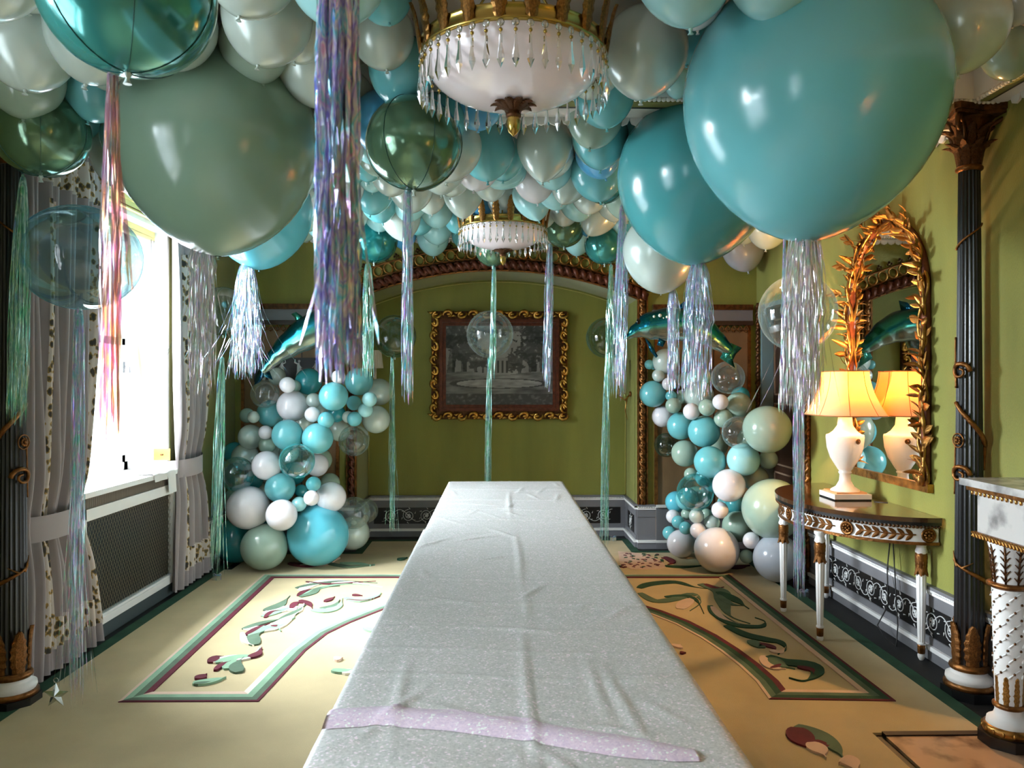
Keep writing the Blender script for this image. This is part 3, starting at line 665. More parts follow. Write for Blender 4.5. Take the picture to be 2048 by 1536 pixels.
aleaf = acanthus_mesh('acanthus_leaf', goldd); abr = acanthus_mesh('acanthus_leaf', bronze); ahi = acanthus_mesh('acanthus_leaf', gold, .1); afl = acanthus_mesh('acanthus_leaf', goldd, .08); acr = acanthus_mesh('crown_leaf', M('crown_gilt', (132,92,44), .34, .8, noise=.4, nscale=20), .12)
gleaf2 = leaf_mesh('leaf', gold, .26, .9); gleaf3 = leaf_mesh('leaf', gold, .36, -.3)
# ================================================================== columns
def column(x, y, label, side):
    t = thing('column', label, 'column', (x, y, 0), 'black fluted columns')
    oc = [( .125*math.cos(PI/8+k*PI/4), .125*math.sin(PI/8+k*PI/4)) for k in range(8)]
    q = MB(); q.prism(oc, lambda u, v: (u, v, 0), lambda u, v: (u, v, .045)); q.build('plinth', blackgl, t)
    q = MB(); q.lathe([(.108,.045),(.114,.052),(.114,.064),(.106,.072)], 28); q.build('base_ring', goldd, t)
    q = MB(); q.lathe([(.100,.072),(.106,.085),(.104,.10),(.085,.108),(.076,.118),(.082,.130)], 28); q.build('base_torus', whitep, t)
    q = MB(); q.lathe([(.084,.130),(.09,.138),(.088,.15),(.078,.16)], 28); q.build('leaf_collar', goldd, t)
    for k in range(5):
        a_ = k*2*PI/5+.6*side
        inst('base_leaf', afl, t, frameY((.074*math.cos(a_), .074*math.sin(a_), .145), (.03*math.cos(a_), .03*math.sin(a_), 1), (math.cos(a_), math.sin(a_), 0), (.135,.12,.215)))
    q = MB(); zs = [.15,.4,1.0,1.6,2.2,2.56]
    q.lathe([(.068-.020*(z-.15)/2.4, z) for z in zs], 80, rf=lambda a_, z: 1-.085*abs(math.cos(a_*10)), smooth=False); q.build('shaft', blackgl, t)
    # gilt vine curling up the shaft
    def vr(z): return .072-.020*(z-.15)/2.4
    def vine(z0, z1, a0, a1, r0=.008, r1=.003, name='vine'):
        q = MB(); pts = []
        for i in range(17):
            u = i/16; z = z0+(z1-z0)*u; a_ = a0+(a1-a0)*u; pts.append((vr(z)*math.cos(a_), vr(z)*math.sin(a_), z))
        q.tube(pts, [r0+(r1-r0)*i/16 for i in range(17)], 6); return q.build(name, goldd, t)
    f0 = PI*1.5-.5*side                         # angle facing the room and the camera
    vine(.66, .56, f0-1.4*side, f0+1.5*side, .004, .014); vine(.63, .70, f0-.9*side, f0-1.5*side, .007, .002); vine(.63,.66,f0-.5*side,f0+.2*side,.006,.002)
    vine(1.43, 1.22, f0-1.2*side, f0+1.6*side, .010, .014); vine(1.22, 1.10, f0+1.6*side, f0+1.8*side, .012, .004)
    vine(1.26, .98, f0-1.25*side, f0-1.35*side, .004, .004); vine(1.75, 1.5, f0-1.5*side, f0-1.2*side, .004, .006); vine(2.30, 2.18, f0+1.5*side, f0-1.5*side, .004, .006)
    for z, s_ in ((1.58, 1), (1.08, 1)):
        q = MB(); pts = []
        for i in range(20):
            u = i/19; rr = .046*(1-.75*u); ph = 4.6*PI*u*.55; a_ = f0-.75*side+rr*math.cos(ph)*side/.06; pts.append((vr(z)*1.08*math.cos(a_), vr(z)*1.08*math.sin(a_), z+rr*math.sin(ph)))
        q.tube(pts, [.012-.007*i/19 for i in range(20)], 6); q.build('scroll_curl', goldd, t)
    q = MB(); a_ = f0-.9*side; pc = Vector((vr(1.26)*math.cos(a_), vr(1.26)*math.sin(a_), 1.245)); nn = Vector((math.cos(a_), math.sin(a_), 0)); tt = Vector((-nn.y, nn.x, 0))
    q.ball(pc+nn*.008, .009, 8, 6)
    for k in range(10): b_ = k*PI/5; q.ball(pc+nn*.004+(tt*math.cos(b_)+Vector((0,0,1))*math.sin(b_))*.016, .0065, 6, 4)
    q.tube([pc+(tt*math.cos(k*PI/9)*1.0+Vector((0,0,1))*math.sin(k*PI/9))*.034 for k in range(19)], .0035, 5); q.build('flower_boss', goldd, t)
    # capital
    q = MB(); q.lathe([(.050,2.555),(.060,2.562),(.062,2.572),(.054,2.582)], 28); q.build('neck_ring', goldd, t)
    q = MB(); q.lathe([(.050,2.58),(.052,2.66),(.064,2.73),(.092,2.79),(.118,2.81)], 28); q.build('capital_bell', bronze, t)
    for row, (z, hgt, r, n_, ph) in enumerate(((2.58,.12,.050,8,0),(2.625,.15,.053,8,PI/8))):
        for k in range(n_):
            a_ = ph+k*2*PI/n_
            inst('acanthus_leaf', abr, t, frameY((r*math.cos(a_), r*math.sin(a_), z), (.16*math.cos(a_), .16*math.sin(a_), 1), (math.cos(a_), math.sin(a_), 0), (.13,.17,hgt)))
    for k in range(4):
        a_ = PI/4+k*PI/2; q = MB(); pts = []
        for i in range(22):
            u = i/21; ph = 5.2*u; rr = .044*(1-.8*u)
            e = .172+rr*math.cos(PI/2-ph); pts.append((e*math.cos(a_), e*math.sin(a_), 2.752+rr*math.sin(PI/2-ph)))
        pts = [(.06*math.cos(a_), .06*math.sin(a_), 2.66), (.09*math.cos(a_), .09*math.sin(a_), 2.76)]+pts
        q.tube(pts, [.010]*2+[.013-.005*i/21 for i in range(22)], 6); q.build('volute', bronze, t)
    ab = []
    for k in range(4):
        a_ = PI/4+k*PI/2; b_ = a_+PI/2
        for s_ in (-.07, .07): ab.append((.205*math.cos(a_+s_), .205*math.sin(a_+s_)))
        ab.append((.115*math.cos(a_+PI/4), .115*math.sin(a_+PI/4)))
    for (z0, z1, k_) in ((2.802, 2.818, .93), (2.818, 2.848, 1.0)):
        q = MB(); q.prism(ab, lambda u, v: (u*k_, v*k_, z0), lambda u, v: (u*k_, v*k_, z1)); q.build('abacus', bronze, t)
    return t
column(2.305, 3.72, 'black fluted gilt-vined column beside the marble fireplace on the right', 1)
column(-2.305, 3.70, 'black fluted gilt-vined column beside the curtain at the left edge', -1)
# ================================================================== console table
brownst = M('polished_brown_stone', (70,46,28), .07, noise=.25, nscale=9, coat=.6)
CX, CY, AX, AY = 2.385, 4.83, .575, .745
ct = thing('console_table', 'white and gilt half-moon console table with brown stone top against the right wall', 'console table', (2.2, CY, 0)); g = ct.location
def ell(t, k=0.): return (CX-(AX+k)*math.sin(t), CY-(AY+k)*math.cos(t))      # t 0..pi, near end to far end
def halfslab(name, k, z0, z1, m, n=48):
    q = MB(); q.prism([ell(PI*i/n, k) for i in range(n+1)], lambda x, y: (min(x, 2.385), y, z0), lambda x, y: (min(x, 2.385), y, z1)); return q.build(name, m, ct, org=g)
halfslab('stone_top', 0, .775, .80, brownst); halfslab('black_edge', -.004, .757, .776, blackgl)
halfslab('apron', -.035, .655, .757, whitep); halfslab('lower_moulding', -.022, .648, .664, goldd); halfslab('upper_moulding', -.018, .742, .757, whitep)
q = MB()
for i in range(96): x, y = ell(PI*(i+.5)/96, -.012); q.ball((x, y, .748), .0085, 6, 4)
tag(q.build('bead_moulding', bronze, ct, org=g), kind='stuff')
def rosette_mesh(m):
    q = MB(); q.lathe([(.036,0),(.040,.005),(.034,.010),(.030,.006),(.0,.006)], 20)
    for k in range(8): a = k*PI/4; q.ball((.018*math.cos(a), .018*math.sin(a), .008), .009, 6, 4)
    q.ball((0,0,.011), .008, 8, 5); return q.mesh('rosette', m)
ros = rosette_mesh(goldd); rt = [.10, .82, 1.57, 2.32, 3.04]
def apn(t):
    x, y = ell(t, -.033); n = Vector((-math.sin(t)/AX, -math.cos(t)/AY, 0)).normalized(); return Vector((x, y, .702)), n
for t_ in rt:
    p, n = apn(t_); inst('rosette', ros, ct, frame(p-g, n, (0,0,1)))
for i in range(4):
    m_ = 7
    for k in range(m_):
        t_ = rt[i]+(rt[i+1]-rt[i])*(.20+.6*k/(m_-1)); p, n = apn(t_); tg = Vector((0,0,1)).cross(n)
        for s in (-1, 1):
            inst('laurel_leaf', dleaf, ct, frameY(p-g+n*.002, -tg*.9+Vector((0,0,s*.75)), n, (.034,.03,.05)))
    q = MB(); q.tube([apn(rt[i]+(rt[i+1]-rt[i])*(.16+.68*j/12))[0]+apn(rt[i]+(rt[i+1]-rt[i])*(.16+.68*j/12))[1]*.003 for j in range(13)], .004, 5); q.build('garland_stem', goldd, ct, org=g)
def leg(name, x, y):
    L_ = bpy.data.objects.new(name, None); C.objects.link(L_); L_.parent = ct; L_.location = (x-g.x, y-g.y, 0); L_.empty_display_size = .02
    q = MB(); q.lathe([(.034,.655),(.034,.64),(.024,.628),(.026,.615),(.032,.600),(.030,.588)], 20); q.build('collar', whitep, L_)
    q = MB(); q.lathe([(.029,.59),(.033,.57),(.030,.52),(.026,.475),(.024,.468)], 16); q.build('leaf_core', goldd, L_)
    for k in range(6):
        a = k*PI/3; inst('acanthus_leaf', aleaf, L_, frameY((.030*math.cos(a), .030*math.sin(a), .592), (-.04*math.cos(a), -.04*math.sin(a), -1), (math.cos(a), math.sin(a), 0), (.075,.05,.125)))
    q = MB(); q.lathe([(.027,.475),(.020,.15),(.0175,.10)], 40, rf=lambda a, z: 1-.10*abs(math.sin(a*5)), smooth=False); q.build('fluted_shaft', whitep, L_)
    q = MB(); q.lathe([(.018,.10),(.022,.096),(.022,.088),(.018,.084)], 16); q.build('ankle_ring', whitep, L_)
    q = MB(); q.lathe([(.019,.086),(.021,.08),(.020,.042),(.018,.036)], 8, smooth=False); q.build('gilt_block', goldd, L_)
    q = MB(); q.lathe([(.016,.038),(.020,.026),(.017,.012),(.010,.0)], 16); q.build('foot', whitep, L_)
for (px, py) in ((1567,1226),(1640,1284)):
    p = fl(px, py); leg('leg', p.x, p.y)
leg('leg', 2.335, 4.20); leg('leg', 2.335, 5.43)
# lamp flex hanging below the console
flex = M('black_flex', (18,16,15), .5)
q = MB(); q.tube([(2.30, 4.66, .80), (2.36, 4.62, .802), (2.37, 4.60, .6), (2.36, 4.62, .4), (2.33, 4.55, .2), (2.30, 4.62, .06), (2.28, 4.48, .02), (2.28, 4.36, .02), (2.32, 4.42, .12), (2.36, 4.52, .3), (2.366, 4.56, .55), (2.37, 4.57, .66)], .004, 6)
tag(q.build('lamp_flex', flex), 'black lamp flex looping down behind the console table', 'cable')
# ================================================================== table lamp
alab = M('white_alabaster', (236,226,214), .3, noise=.03); shm = bpy.data.materials.new('silk_shade'); shm.use_nodes = True
nt = shm.node_tree; N = nt.nodes; L = nt.links; N.remove(N['Principled BSDF'])
tr = N.new('ShaderNodeBsdfTranslucent'); df = N.new('ShaderNodeBsdfDiffuse'); mx = N.new('ShaderNodeMixShader')
tr.inputs[0].default_value = (*lin((140,80,32)), 1); df.inputs[0].default_value = (*lin((245,226,190)), 1); mx.inputs[0].default_value = .55
L.new(tr.outputs[0], mx.inputs[1]); L.new(df.outputs[0], mx.inputs[2]); L.new(mx.outputs[0], N['Material Output'].inputs[0])
bulbm = bpy.data.materials.new('bulb_glow'); bulbm.use_nodes = True; bp = bulbm.node_tree.nodes['Principled BSDF']
bp.inputs['Emission Color'].default_value = (1, .62, .25, 1); bp.inputs['Emission Strength'].default_value = 14
def lamp(x, y, z, label, energy):
    t = thing('table_lamp', label, 'lamp', (x, y, z), 'alabaster urn lamps')
    q = MB(); q.box(-.115, .115, -.115, .115, .008, .038); q.build('plinth', alab, t)
    q = MB(); q.box(-.113, .113, -.113, .113, 0, .008); q.build('felt_foot', blackp, t)
    q = MB(); q.box(-.095, .095, -.095, .095, .038, .048); q.build('bead_step', M('gilt_step', (205,150,100), .4), t)
    q = MB(); q.lathe([(.088,.048),(.085,.056),(.055,.075),(.036,.11),(.032,.15),(.038,.158),(.040,.166),(.034,.172),(.045,.185),(.088,.255),(.108,.32),(.114,.385),(.112,.40),(.095,.405),(.07,.425),(.046,.46),(.040,.52),(.044,.53)], 32); q.build('urn', alab, t)
    q = MB(); q.lathe([(.0,.0),(.016,.001),(.018,.004),(.012,.007),(.008,.004),(.005,.010),(.0,.011)][::-1], 16); b_ = q.build('boss', goldd, t)
    b_.matrix_local = frame((.030, -.110, .365), (.25, -1, 0))
    q = MB(); q.tube([(0,0,.53),(0,0,.62)], .012, 8); q.build('lamp_holder', brass, t)
    q = MB(); q.ball((0,0,.655), .034, 12, 8, (1,1,1.2)); q.build('bulb', bulbm, t)
    # bell-shaped oval shade with ribs
    def sh(r_, k=0):
        def f(u, v):
            a = 2*PI*u; s = .60+.40*(v)**2.0*1.0+.06*v; rx, ry = .25, .20
            e = 3.0; ca, sa = math.cos(a), math.sin(a)
            den = (abs(ca)**e+abs(sa)**e)**(1/e)
            return (ry*s*ca/den, rx*s*sa/den, .80-.275*v)
        return f
    f = sh(0); q = MB(); q.grid(f, 64, 16); s_ = q.build('shade', shm, t)
    for k in range(8):
        q = MB(); q.tube([Vector(f((k+.5)/8, j/10))*1.0 for j in range(11)], .0022, 4); q.build('shade_rib', M('rib', (170,120,70), .6) if k == 0 else bpy.data.materials['rib'], s_)
    for v_ in (0, 1): q = MB(); q.tube([f(i/48, v_) for i in range(49)], .004, 5); q.build('shade_trim', bpy.data.materials['rib'], s_)
    l = bpy.data.lights.new('lamp_bulb', 'POINT'); l.energy = energy; l.color = (1, .55, .20); l.shadow_soft_size = .03
    lo = bpy.data.objects.new('lamp_bulb', l); C.objects.link(lo); lo.location = (x, y, z+.70)
    return t
lp_ = at(1690, 1000, 4.82)
lamp(lp_.x, lp_.y, .80, 'lit white urn lamp with cream bell shade on the console table', 78)
# the room's second lamp, on the far side of the fireplace
ct2 = copy_tree(ct); ct2.location = (2.2, .1, 0); ct2['label'] = 'white and gilt half-moon console table nearest the camera on the right'
ct['group'] = ct2['group'] = 'half-moon console tables'
lamp(lp_.x, .1, .80, 'lit white urn lamp on the console table nearest the camera', 32)
# ================================================================== mirror
mirror_m = M('silvered_glass', (225,228,226), .015, 1.0)
mi = thing('wall_mirror', 'tall arched mirror in a gilt leaf branch frame on the right wall', 'mirror', (XW, 4.68, .95)); g = mi.location
MY0, MY1, MZ0, MZS = 4.23, 5.13, .955, 2.05; mr = (MY1-MY0)/2; mc = (MY0+MY1)/2
def mpath(t):          # near foot up, over, down to the far foot
    L1 = MZS-MZ0; La = PI*mr; T = 2*L1+La; s = t*T
    if s < L1: return Vector((0, MY0, MZ0+s)), Vector((0,0,1)), Vector((0,-1,0))
    if s > L1+La: return Vector((0, MY1, MZS-(s-L1-La))), Vector((0,0,-1)), Vector((0,1,0))
    a = (s-L1)/mr; return Vector((0, mc-mr*math.cos(a), MZS+mr*math.sin(a))), Vector((0, math.sin(a), math.cos(a))), Vector((0, -math.cos(a), math.sin(a)))
pl = [(MY0, MZ0)]+[(mpath(i/60)[0].y, mpath(i/60)[0].z) for i in range(61)]+[(MY1, MZ0)]
q = MB(); q.prism(pl, lambda y, z: (XW-.006, y, z), lambda y, z: (XW-.022, y, z)); q.build('glass', mirror_m, mi, org=g)
q = MB(); q.box(XW-.035, XW, MY0-.04, MY1+.04, MZ0-.035, MZ0+.012); q.build('bottom_rail', gold, mi, org=g)
q = MB(); q.tube([mpath(i/60)[0]+Vector((XW-.022,0,0)) for i in range(61)], .026, 8); q.build('frame_core', browngilt, mi, org=g)
rl = random.Random(5)
for br in range(3):
    q = MB(); ph = br*2.1
    q.tube([mpath(i/110)[0]+Vector((XW-.04-.014*math.sin(i*.5+ph),0,0))+mpath(i/110)[2]*.028*math.sin(i*.42+ph*1.7) for i in range(111)], [.010+.003*math.sin(i*1.3) for i in range(111)], 6)
    q.build('branch', gold, mi, org=g)
nl = 118
for i in range(nl):
    t = (i+.5)/nl; p, tg, out = mpath(t); s = 1 if i % 2 else -1
    if t > .5: tg = -tg
    for rep in range(2 if i % 3 else 1):
        d = tg*rl.uniform(.1, 1.3)+out*s*rl.uniform(.2, 1.0)+Vector((-rl.uniform(-.1,.9),0,0))
        sz = rl.uniform(.055, .090)*(1 if s > 0 else .8)
        inst('leaf', rl.choice((gleaf, gleaf2, gleaf3)), mi, frameY(p+out*s*rl.uniform(0,.03)+Vector((XW-.045,0,0))+tg*rl.uniform(-.02,.02)-g, d, (-1, rl.uniform(-.5,.5), rl.uniform(-.4,.4)), (sz*.85, sz, sz)))
for i in range(9):      # spray of twigs over the arch
    t = .5+(i-4)*.045; p, tg, out = mpath(t); d = (out+tg*rl.uniform(-.5,.5)+Vector((-rl.uniform(.1,.5),0,0))).normalized()
    ln = rl.uniform(.07, .17) if abs(i-4) > 2 else rl.uniform(.13,.20); p0 = p+Vector((XW-.045,0,0))
    q = MB(); q.tube([p0, p0+d*ln*.5+tg*.015, p0+d*ln], [.008,.006,.003], 6); q.build('twig', gold, mi, org=g)
    for k in range(4):
        e = p0+d*ln*(.45+.18*k); s = 1 if k % 2 else -1
        inst('leaf', gleaf, mi, frameY(e-g, d+tg*s*.7+Vector((-.2,0,0)), (-1,0,.3), (.05,.055,.06)))
# ================================================================== fireplace mantel at the right edge
mt = thing('fireplace_mantel', 'white marble mantelpiece with gilt mouldings and studded white pillar at right edge', 'fireplace', (2.25, 2.3, 0)); g = mt.location
q = MB(); q.box(2.015, XW, 1.25, 3.325, 1.082, 1.112); q.build('shelf', marble, mt, org=g)
for (z0, z1, o) in ((1.062,1.082,.02),(1.045,1.062,.035)):
    q = MB(); q.box(2.015+o, XW, 1.25+o, 3.325-o, z0, z1); q.build('cornice_moulding', goldd if o < .03 else whitep, mt, org=g)
em = MB(); em.ball((0,0,0), .009, 6, 5, (.6,.8,1.2)); em = em.mesh('egg', gold)
for i in range(70): inst('egg', em, mt, Matrix.Translation((2.045-g.x, 3.28-i*.028-g.y, 1.054)))
for i in range(11): inst('egg', em, mt, Matrix.Translation((2.06+i*.028-g.x, 3.295-g.y, 1.054)))
q = MB(); q.box(2.065, XW, 1.32, 3.275, .885, 1.045); q.build('frieze', marble, mt, org=g)
q = MB(); q.box(2.05, XW, 1.30, 3.29, .862, .885); q.build('rope_fillet', goldd, mt, org=g)
rbm = MB(); rbm.tube([(-.010,0,-.010),(0,-.004,0),(.010,0,.010)], .005, 5); rbm = rbm.mesh('rope_strand', gold)
for i in range(90): inst('rope_strand', rbm, mt, Matrix.Translation((2.048-g.x, 3.28-i*.0215-g.y, .873))@Matrix.Rotation(PI/2, 4, 'Z'))
for i in range(14): inst('rope_strand', rbm, mt, Matrix.Translation((2.06+i*.0215-g.x, 3.292-g.y, .873)))
def mleg(y):
    x = 2.145; P = bpy.data.objects.new('pillar', None); C.objects.link(P); P.parent = mt; P.location = (x-g.x, y-g.y, 0)
    q = MB(); q.prism([(.115*math.cos(PI/8+k*PI/4), .115*math.sin(PI/8+k*PI/4)) for k in range(8)], lambda u, v: (u, v, .014), lambda u, v: (u, v, .06)); q.build('plinth', blackgl, P)
    q = MB(); q.lathe([(.094,.06),(.10,.075),(.098,.09),(.088,.096)], 24); q.build('base_ring', gold, P)
    for k in range(16): a = k*PI/8; inst('base_bead', em, P, Matrix.Translation((.098*math.cos(a), .098*math.sin(a), .078)))
    q = MB(); q.lathe([(.085,.096),(.082,.115),(.06,.128),(.052,.15),(.054,.17)], 24); q.build('base', whitep, P)
    q = MB(); q.lathe([(.056,.165),(.062,.17),(.062,.18),(.052,.186)], 20); q.build('collar', goldd, P)
    for k in range(8): a = k*PI/4; inst('base_leaf', ahi, P, frameY((.050*math.cos(a), .050*math.sin(a), .175), (.02*math.cos(a), .02*math.sin(a), 1), (math.cos(a), math.sin(a), 0), (.07,.06,.13)))
    q = MB(); q.lathe([(.050,.18),(.056,.35),(.062,.60),(.064,.665)], 24); q.build('shaft', whitep, P)
    st_ = MB(); st_.ball((0,0,0), .006, 6, 4, (1,1,1)); st_ = st_.mesh('stud', bronze)
    rbn = MB(); rbn.tube([(0,-.022,-.018),(-.004,0,0),(0,.022,.018)], .004, 4); rbn = rbn.mesh('rib', whitep)
    for i in range(11):
        for k in range(7):
            a = 2*PI*(k+.5*(i % 2))/7; z = .32+i*.032; r = .056+.008*(z-.35)/.3
            inst('stud', st_, P, Matrix.Translation((r*math.cos(a), r*math.sin(a), z)))
            inst('carved_rib', rbn, P, Matrix.Rotation(a+.45, 4, 'Z')@Matrix.Translation((-r, 0, z))@Matrix.Rotation(PI, 4, 'Z')) if i % 2 == 0 else None
    q = MB(); q.lathe([(.066,.665),(.082,.675),(.084,.685),(.066,.69)], 24); q.build('gilt_ring', goldd, P)
    q = MB(); q.lathe([(.056,.69),(.060,.76),(.072,.83),(.082,.862)], 24); q.build('capital', whitep, P)
    for k in range(8):
        a = 2*PI*k/8; q = MB(); n = Vector((math.cos(a), math.sin(a), 0)); tt = Vector((-n.y, n.x, 0))
        q.tube([n*.058+Vector((0,0,.69)), n*.076+Vector((0,0,.85))], .004, 4)
        for j in range(5):
            z = .70+j*.028; r = .06+.016*(z-.69)/.16
            for s in (-1, 1): q.tube([n*r+Vector((0,0,z)), n*(r-.002)+tt*s*.018+Vector((0,0,z+.02))], [.004,.002], 4)
        q.build('palm_frond', bronze, P)
mleg(3.19); mleg(1.45)
q = MB(); q.box(2.22, XW, 1.32, 1.62, .014, .862); q.box(2.22, XW, 3.02, 3.27, .014, .862); q.box(2.22, XW, 1.62, 3.02, .70, .862); q.build('surround', marble, mt, org=g)
q = MB(); q.box(2.34, XW, 1.62, 3.02, .014, .70); q.build('firebox', blackp, mt, org=g)
# ================================================================== curtains
def curtain_mat():
    m = M('mauve_grey_curtain', (150,140,141), .8, noise=.05, nscale=4, sheen=.3); return m
curt = curtain_mat()
flor = M('floral_band', (196,188,180), .85, nscale=9); nt = flor.node_tree; N = nt.nodes; L = nt.links; p = N['Principled BSDF']
tc = N.new('ShaderNodeTexCoord'); v = N.new('ShaderNodeTexVoronoi'); v.inputs['Scale'].default_value = 20; n1 = N.new('ShaderNodeTexNoise'); n1.inputs['Scale'].default_value = 28; n1.inputs['Detail'].default_value = 3
mpn = N.new('ShaderNodeMapping'); mpn.inputs['Scale'].default_value = (1.5,1.5,1.0); L.new(tc.outputs['Object'], mpn.inputs[0]); L.new(mpn.outputs[0], v.inputs['Vector']); L.new(mpn.outputs[0], n1.inputs['Vector'])
ad = N.new('ShaderNodeMath'); ad.operation = 'MULTIPLY_ADD'; ad.inputs[1].default_value = 1.0; L.new(n1.outputs['Fac'], ad.inputs[0]); L.new(v.outputs['Distance'], ad.inputs[2])
r = N.new('ShaderNodeValToRGB'); e = r.color_ramp.elements; e[0].position = .70; e[0].color = (*lin((58,54,50)), 1); e[1].position = 1.12; e[1].color = (*lin((200,190,182)), 1)
x_ = e.new(.84); x_.color = (*lin((98,88,62)), 1); x_ = e.new(.93); x_.color = (*lin((176,140,72)), 1); x_ = e.new(.98); x_.color = (*lin((198,188,180)), 1)
L.new(ad.outputs[0], r.inputs[0]); L.new(r.outputs[0], p.inputs['Base Color'])
def curtain(name, y0, y1, ztop, zbot, tie_z, tie0, tie1, label, npl, seed, inner_far):
    rr = random.Random(seed); phs = [rr.uniform(-.5,.5) for _ in range(npl+1)]
    t = thing(name, label, 'curtain', (-2.3, (y0+y1)/2, 0), 'grey curtains at the window'); g = t.location
    def lim(z):
        # width limits (y) with the cinch at the tieback
        def mixp(a_, b_, c_):      # top, tie, bottom
            if z > tie_z: k = ((z-tie_z)/(ztop-tie_z))**.75; return b_+(a_-b_)*min(1, k)
            k = ((tie_z-z)/(tie_z-zbot))**.8; return b_+(c_-b_)*k
        return mixp(y0, tie0, y0+.02), mixp(y1, tie1, y1-.03)
    def surf(u, v, off=0.):
        z = ztop+(zbot-ztop)*v; a_, b_ = lim(z); y = a_+(b_-a_)*u
        cin = math.exp(-((z-tie_z)/.18)**2); amp = .034*(1-.45*cin)*(1 if v > .06 else .45+.55*v/.06)
        ph = u*npl*2*PI; k = int(u*npl)
        x = -2.315+amp*math.sin(ph+.6*math.sin(2*PI*v+phs[min(k, npl)])+1.2*phs[min(k, npl)])+.012*math.sin(ph*.5+5*v)-.02*cin
        return (x+off, y, z)
    q = MB(); q.grid(surf, npl*10, 60); q.build('drape', curt, t, org=g)
    bands = [(.86, .985), (.20, .30)] if inner_far else [(.86, .985), (.22, .34)]
    for (u0, u1) in bands:
        q = MB(); q.grid(lambda u, v: surf(u0+(u1-u0)*u, .12+.84*v, .004), 14, 60); q.build('floral_band', flor, t, org=g)
    q = MB(); q.grid(lambda u, v: surf(u, .015+.075*v, .005), npl*10, 8); q.build('floral_heading', flor, t, org=g)
    q = MB(); q.grid(lambda u, v: surf(.16+.83*u, .90+.055*v, .0045), npl*10, 6); q.build('floral_hem', flor, t, org=g)
    for sgn in (0,):      # tieback sash
        a_, b_ = lim(tie_z); c_ = (a_+b_)/2; hw = (b_-a_)/2+.012
        def tie(u, v):
            an = PI*(u*1.08-.04); return (-2.40+.14*math.sin(an), c_-hw*math.cos(an)*1.02, tie_z+.055+(.03*u if not inner_far else .05*(u-.5))-.13*v-.012*math.sin(PI*u))
        q = MB(); q.grid(tie, 24, 5); q.build('tieback', curt, t, org=g)
    return t
curtain('curtain', 3.78, 4.60, 2.80, .03, .80, 3.86, 4.36, 'grey pleated curtain tied back beside the left column, floral edging', 9, 1, False)
curtain('curtain', 5.52, 6.30, 2.80, .03, .93, 5.66, 6.10, 'grey pleated curtain with floral bands tied back at the far side of the window', 9, 2, True)
# rag on the sill
q = MB()
def rag(u, v):
    y = 5.22+.34*u+.05*v; d_ = v*.30
    x = -2.50+d_ if d_ < .18 else -2.322; z = .904+.018*math.sin(u*9)*math.sin(v*7)**2+.006 if d_ < .18 else .90-(d_-.18)*(.4+.9*(u > .6))
    return (x+.004*math.sin(u*14), y, z)
q.grid(rag, 24, 18); tag(q.build('cleaning_cloth', whitep), 'crumpled white cloth lying over the edge of the window sill', 'cloth')
# ================================================================== painting
from mathutils import noise as mn
pm = bpy.data.materials.new('landscape_painting'); pm.use_nodes = True; nt = pm.node_tree; N = nt.nodes; L = nt.links; p = N['Principled BSDF']; p.inputs['Roughness'].default_value = .3
vc = N.new('ShaderNodeVertexColor'); vc.layer_name = 'paint'; L.new(vc.outputs[0], p.inputs['Base Color'])
def fbm(x, y, s, o=4): return mn.fractal(Vector((x*s, y*s, 3.7)), 1.0, 2.0, o)
def paint(u, v):        # grey woodland: pale sky, tree masses, a lake with a ruined portico
    n1 = fbm(u, v, 9); n2 = fbm(u+4, v, 30, 3); hor = .40+.02*math.sin(u*9)
    val = .46+.10*math.exp(-((u-.5)/.2)**2)*(v > hor)+.05*n1
    for (tx, tw, tb, th) in ((.06,.05,.30,1.0),(.16,.035,.34,1.0),(.80,.05,.26,1.0),(.92,.05,.28,1.0),(.70,.02,.38,.8),(.28,.018,.38,.85),(.36,.012,.40,.7),(.62,.012,.40,.72)):
        if tb < v < th and abs(u-tx-.012*math.sin(v*9+tx*20)) < tw*(.8-.35*(v-tb)): val = .15+.10*n2+(.13 if u < tx else 0)
    for (cx, cy, rx, ry, dk) in ((.08,.88,.24,.2,.16),(.20,.66,.15,.13,.20),(.90,.86,.26,.2,.14),(.78,.66,.15,.15,.18),(.30,.55,.10,.10,.24),(.64,.53,.11,.12,.22),(.50,.95,.22,.07,.30),(.45,.50,.07,.06,.28),(.56,.48,.06,.06,.26)):
        d_ = ((u-cx)/rx)**2+((v-cy)/ry)**2+.9*n2+.5*n1
        if d_ < .8: val = dk+.16*max(0, n2)+.06*n1+.06*(v > cy)
    if .42 < u < .58 and .40 < v < .60: val = .50 if (int((u-.42)*50) % 2 == 0 or v > .56) else .22
    if v < hor:
        val = .34+.16*fbm(u*.25, v, 22, 3)+.12*math.exp(-((u-.5)/.25)**2)
        e_ = ((u-.5)/.40)**2+((v-.27)/.055)**2
        if e_ < 1: val = .52+.10*fbm(u*.3, v, 40, 2)
        elif e_ < 1.35: val = .20
        if v < .14: val = .22+.2*max(0, fbm(u, v, 26, 3))
    val = min(.8, max(.05, val)); return (val*1.02*val, val*val, val*.97*val)
PX0, PX1, PZ0, PZ1 = at(860,0,7.66).x, at(1137,0,7.66).x, at(0,842,7.66).z, at(0,618,7.66).z
pa = thing('framed_painting', 'grey woodland landscape painting in an ornate gilt frame in the niche', 'painting', ((PX0+PX1)/2, YN, PZ0)); g = pa.location
fw = .155
q = MB(); NU, NV = 170, 130; q.grid(lambda u, v: (PX0+fw+(PX1-PX0-2*fw)*u, YN-.03, PZ0+fw+(PZ1-PZ0-2*fw)*v), NU, NV, False); cv = q.build('canvas', pm, pa, org=g)
ca_ = cv.data.color_attributes.new('paint', 'FLOAT_COLOR', 'POINT')
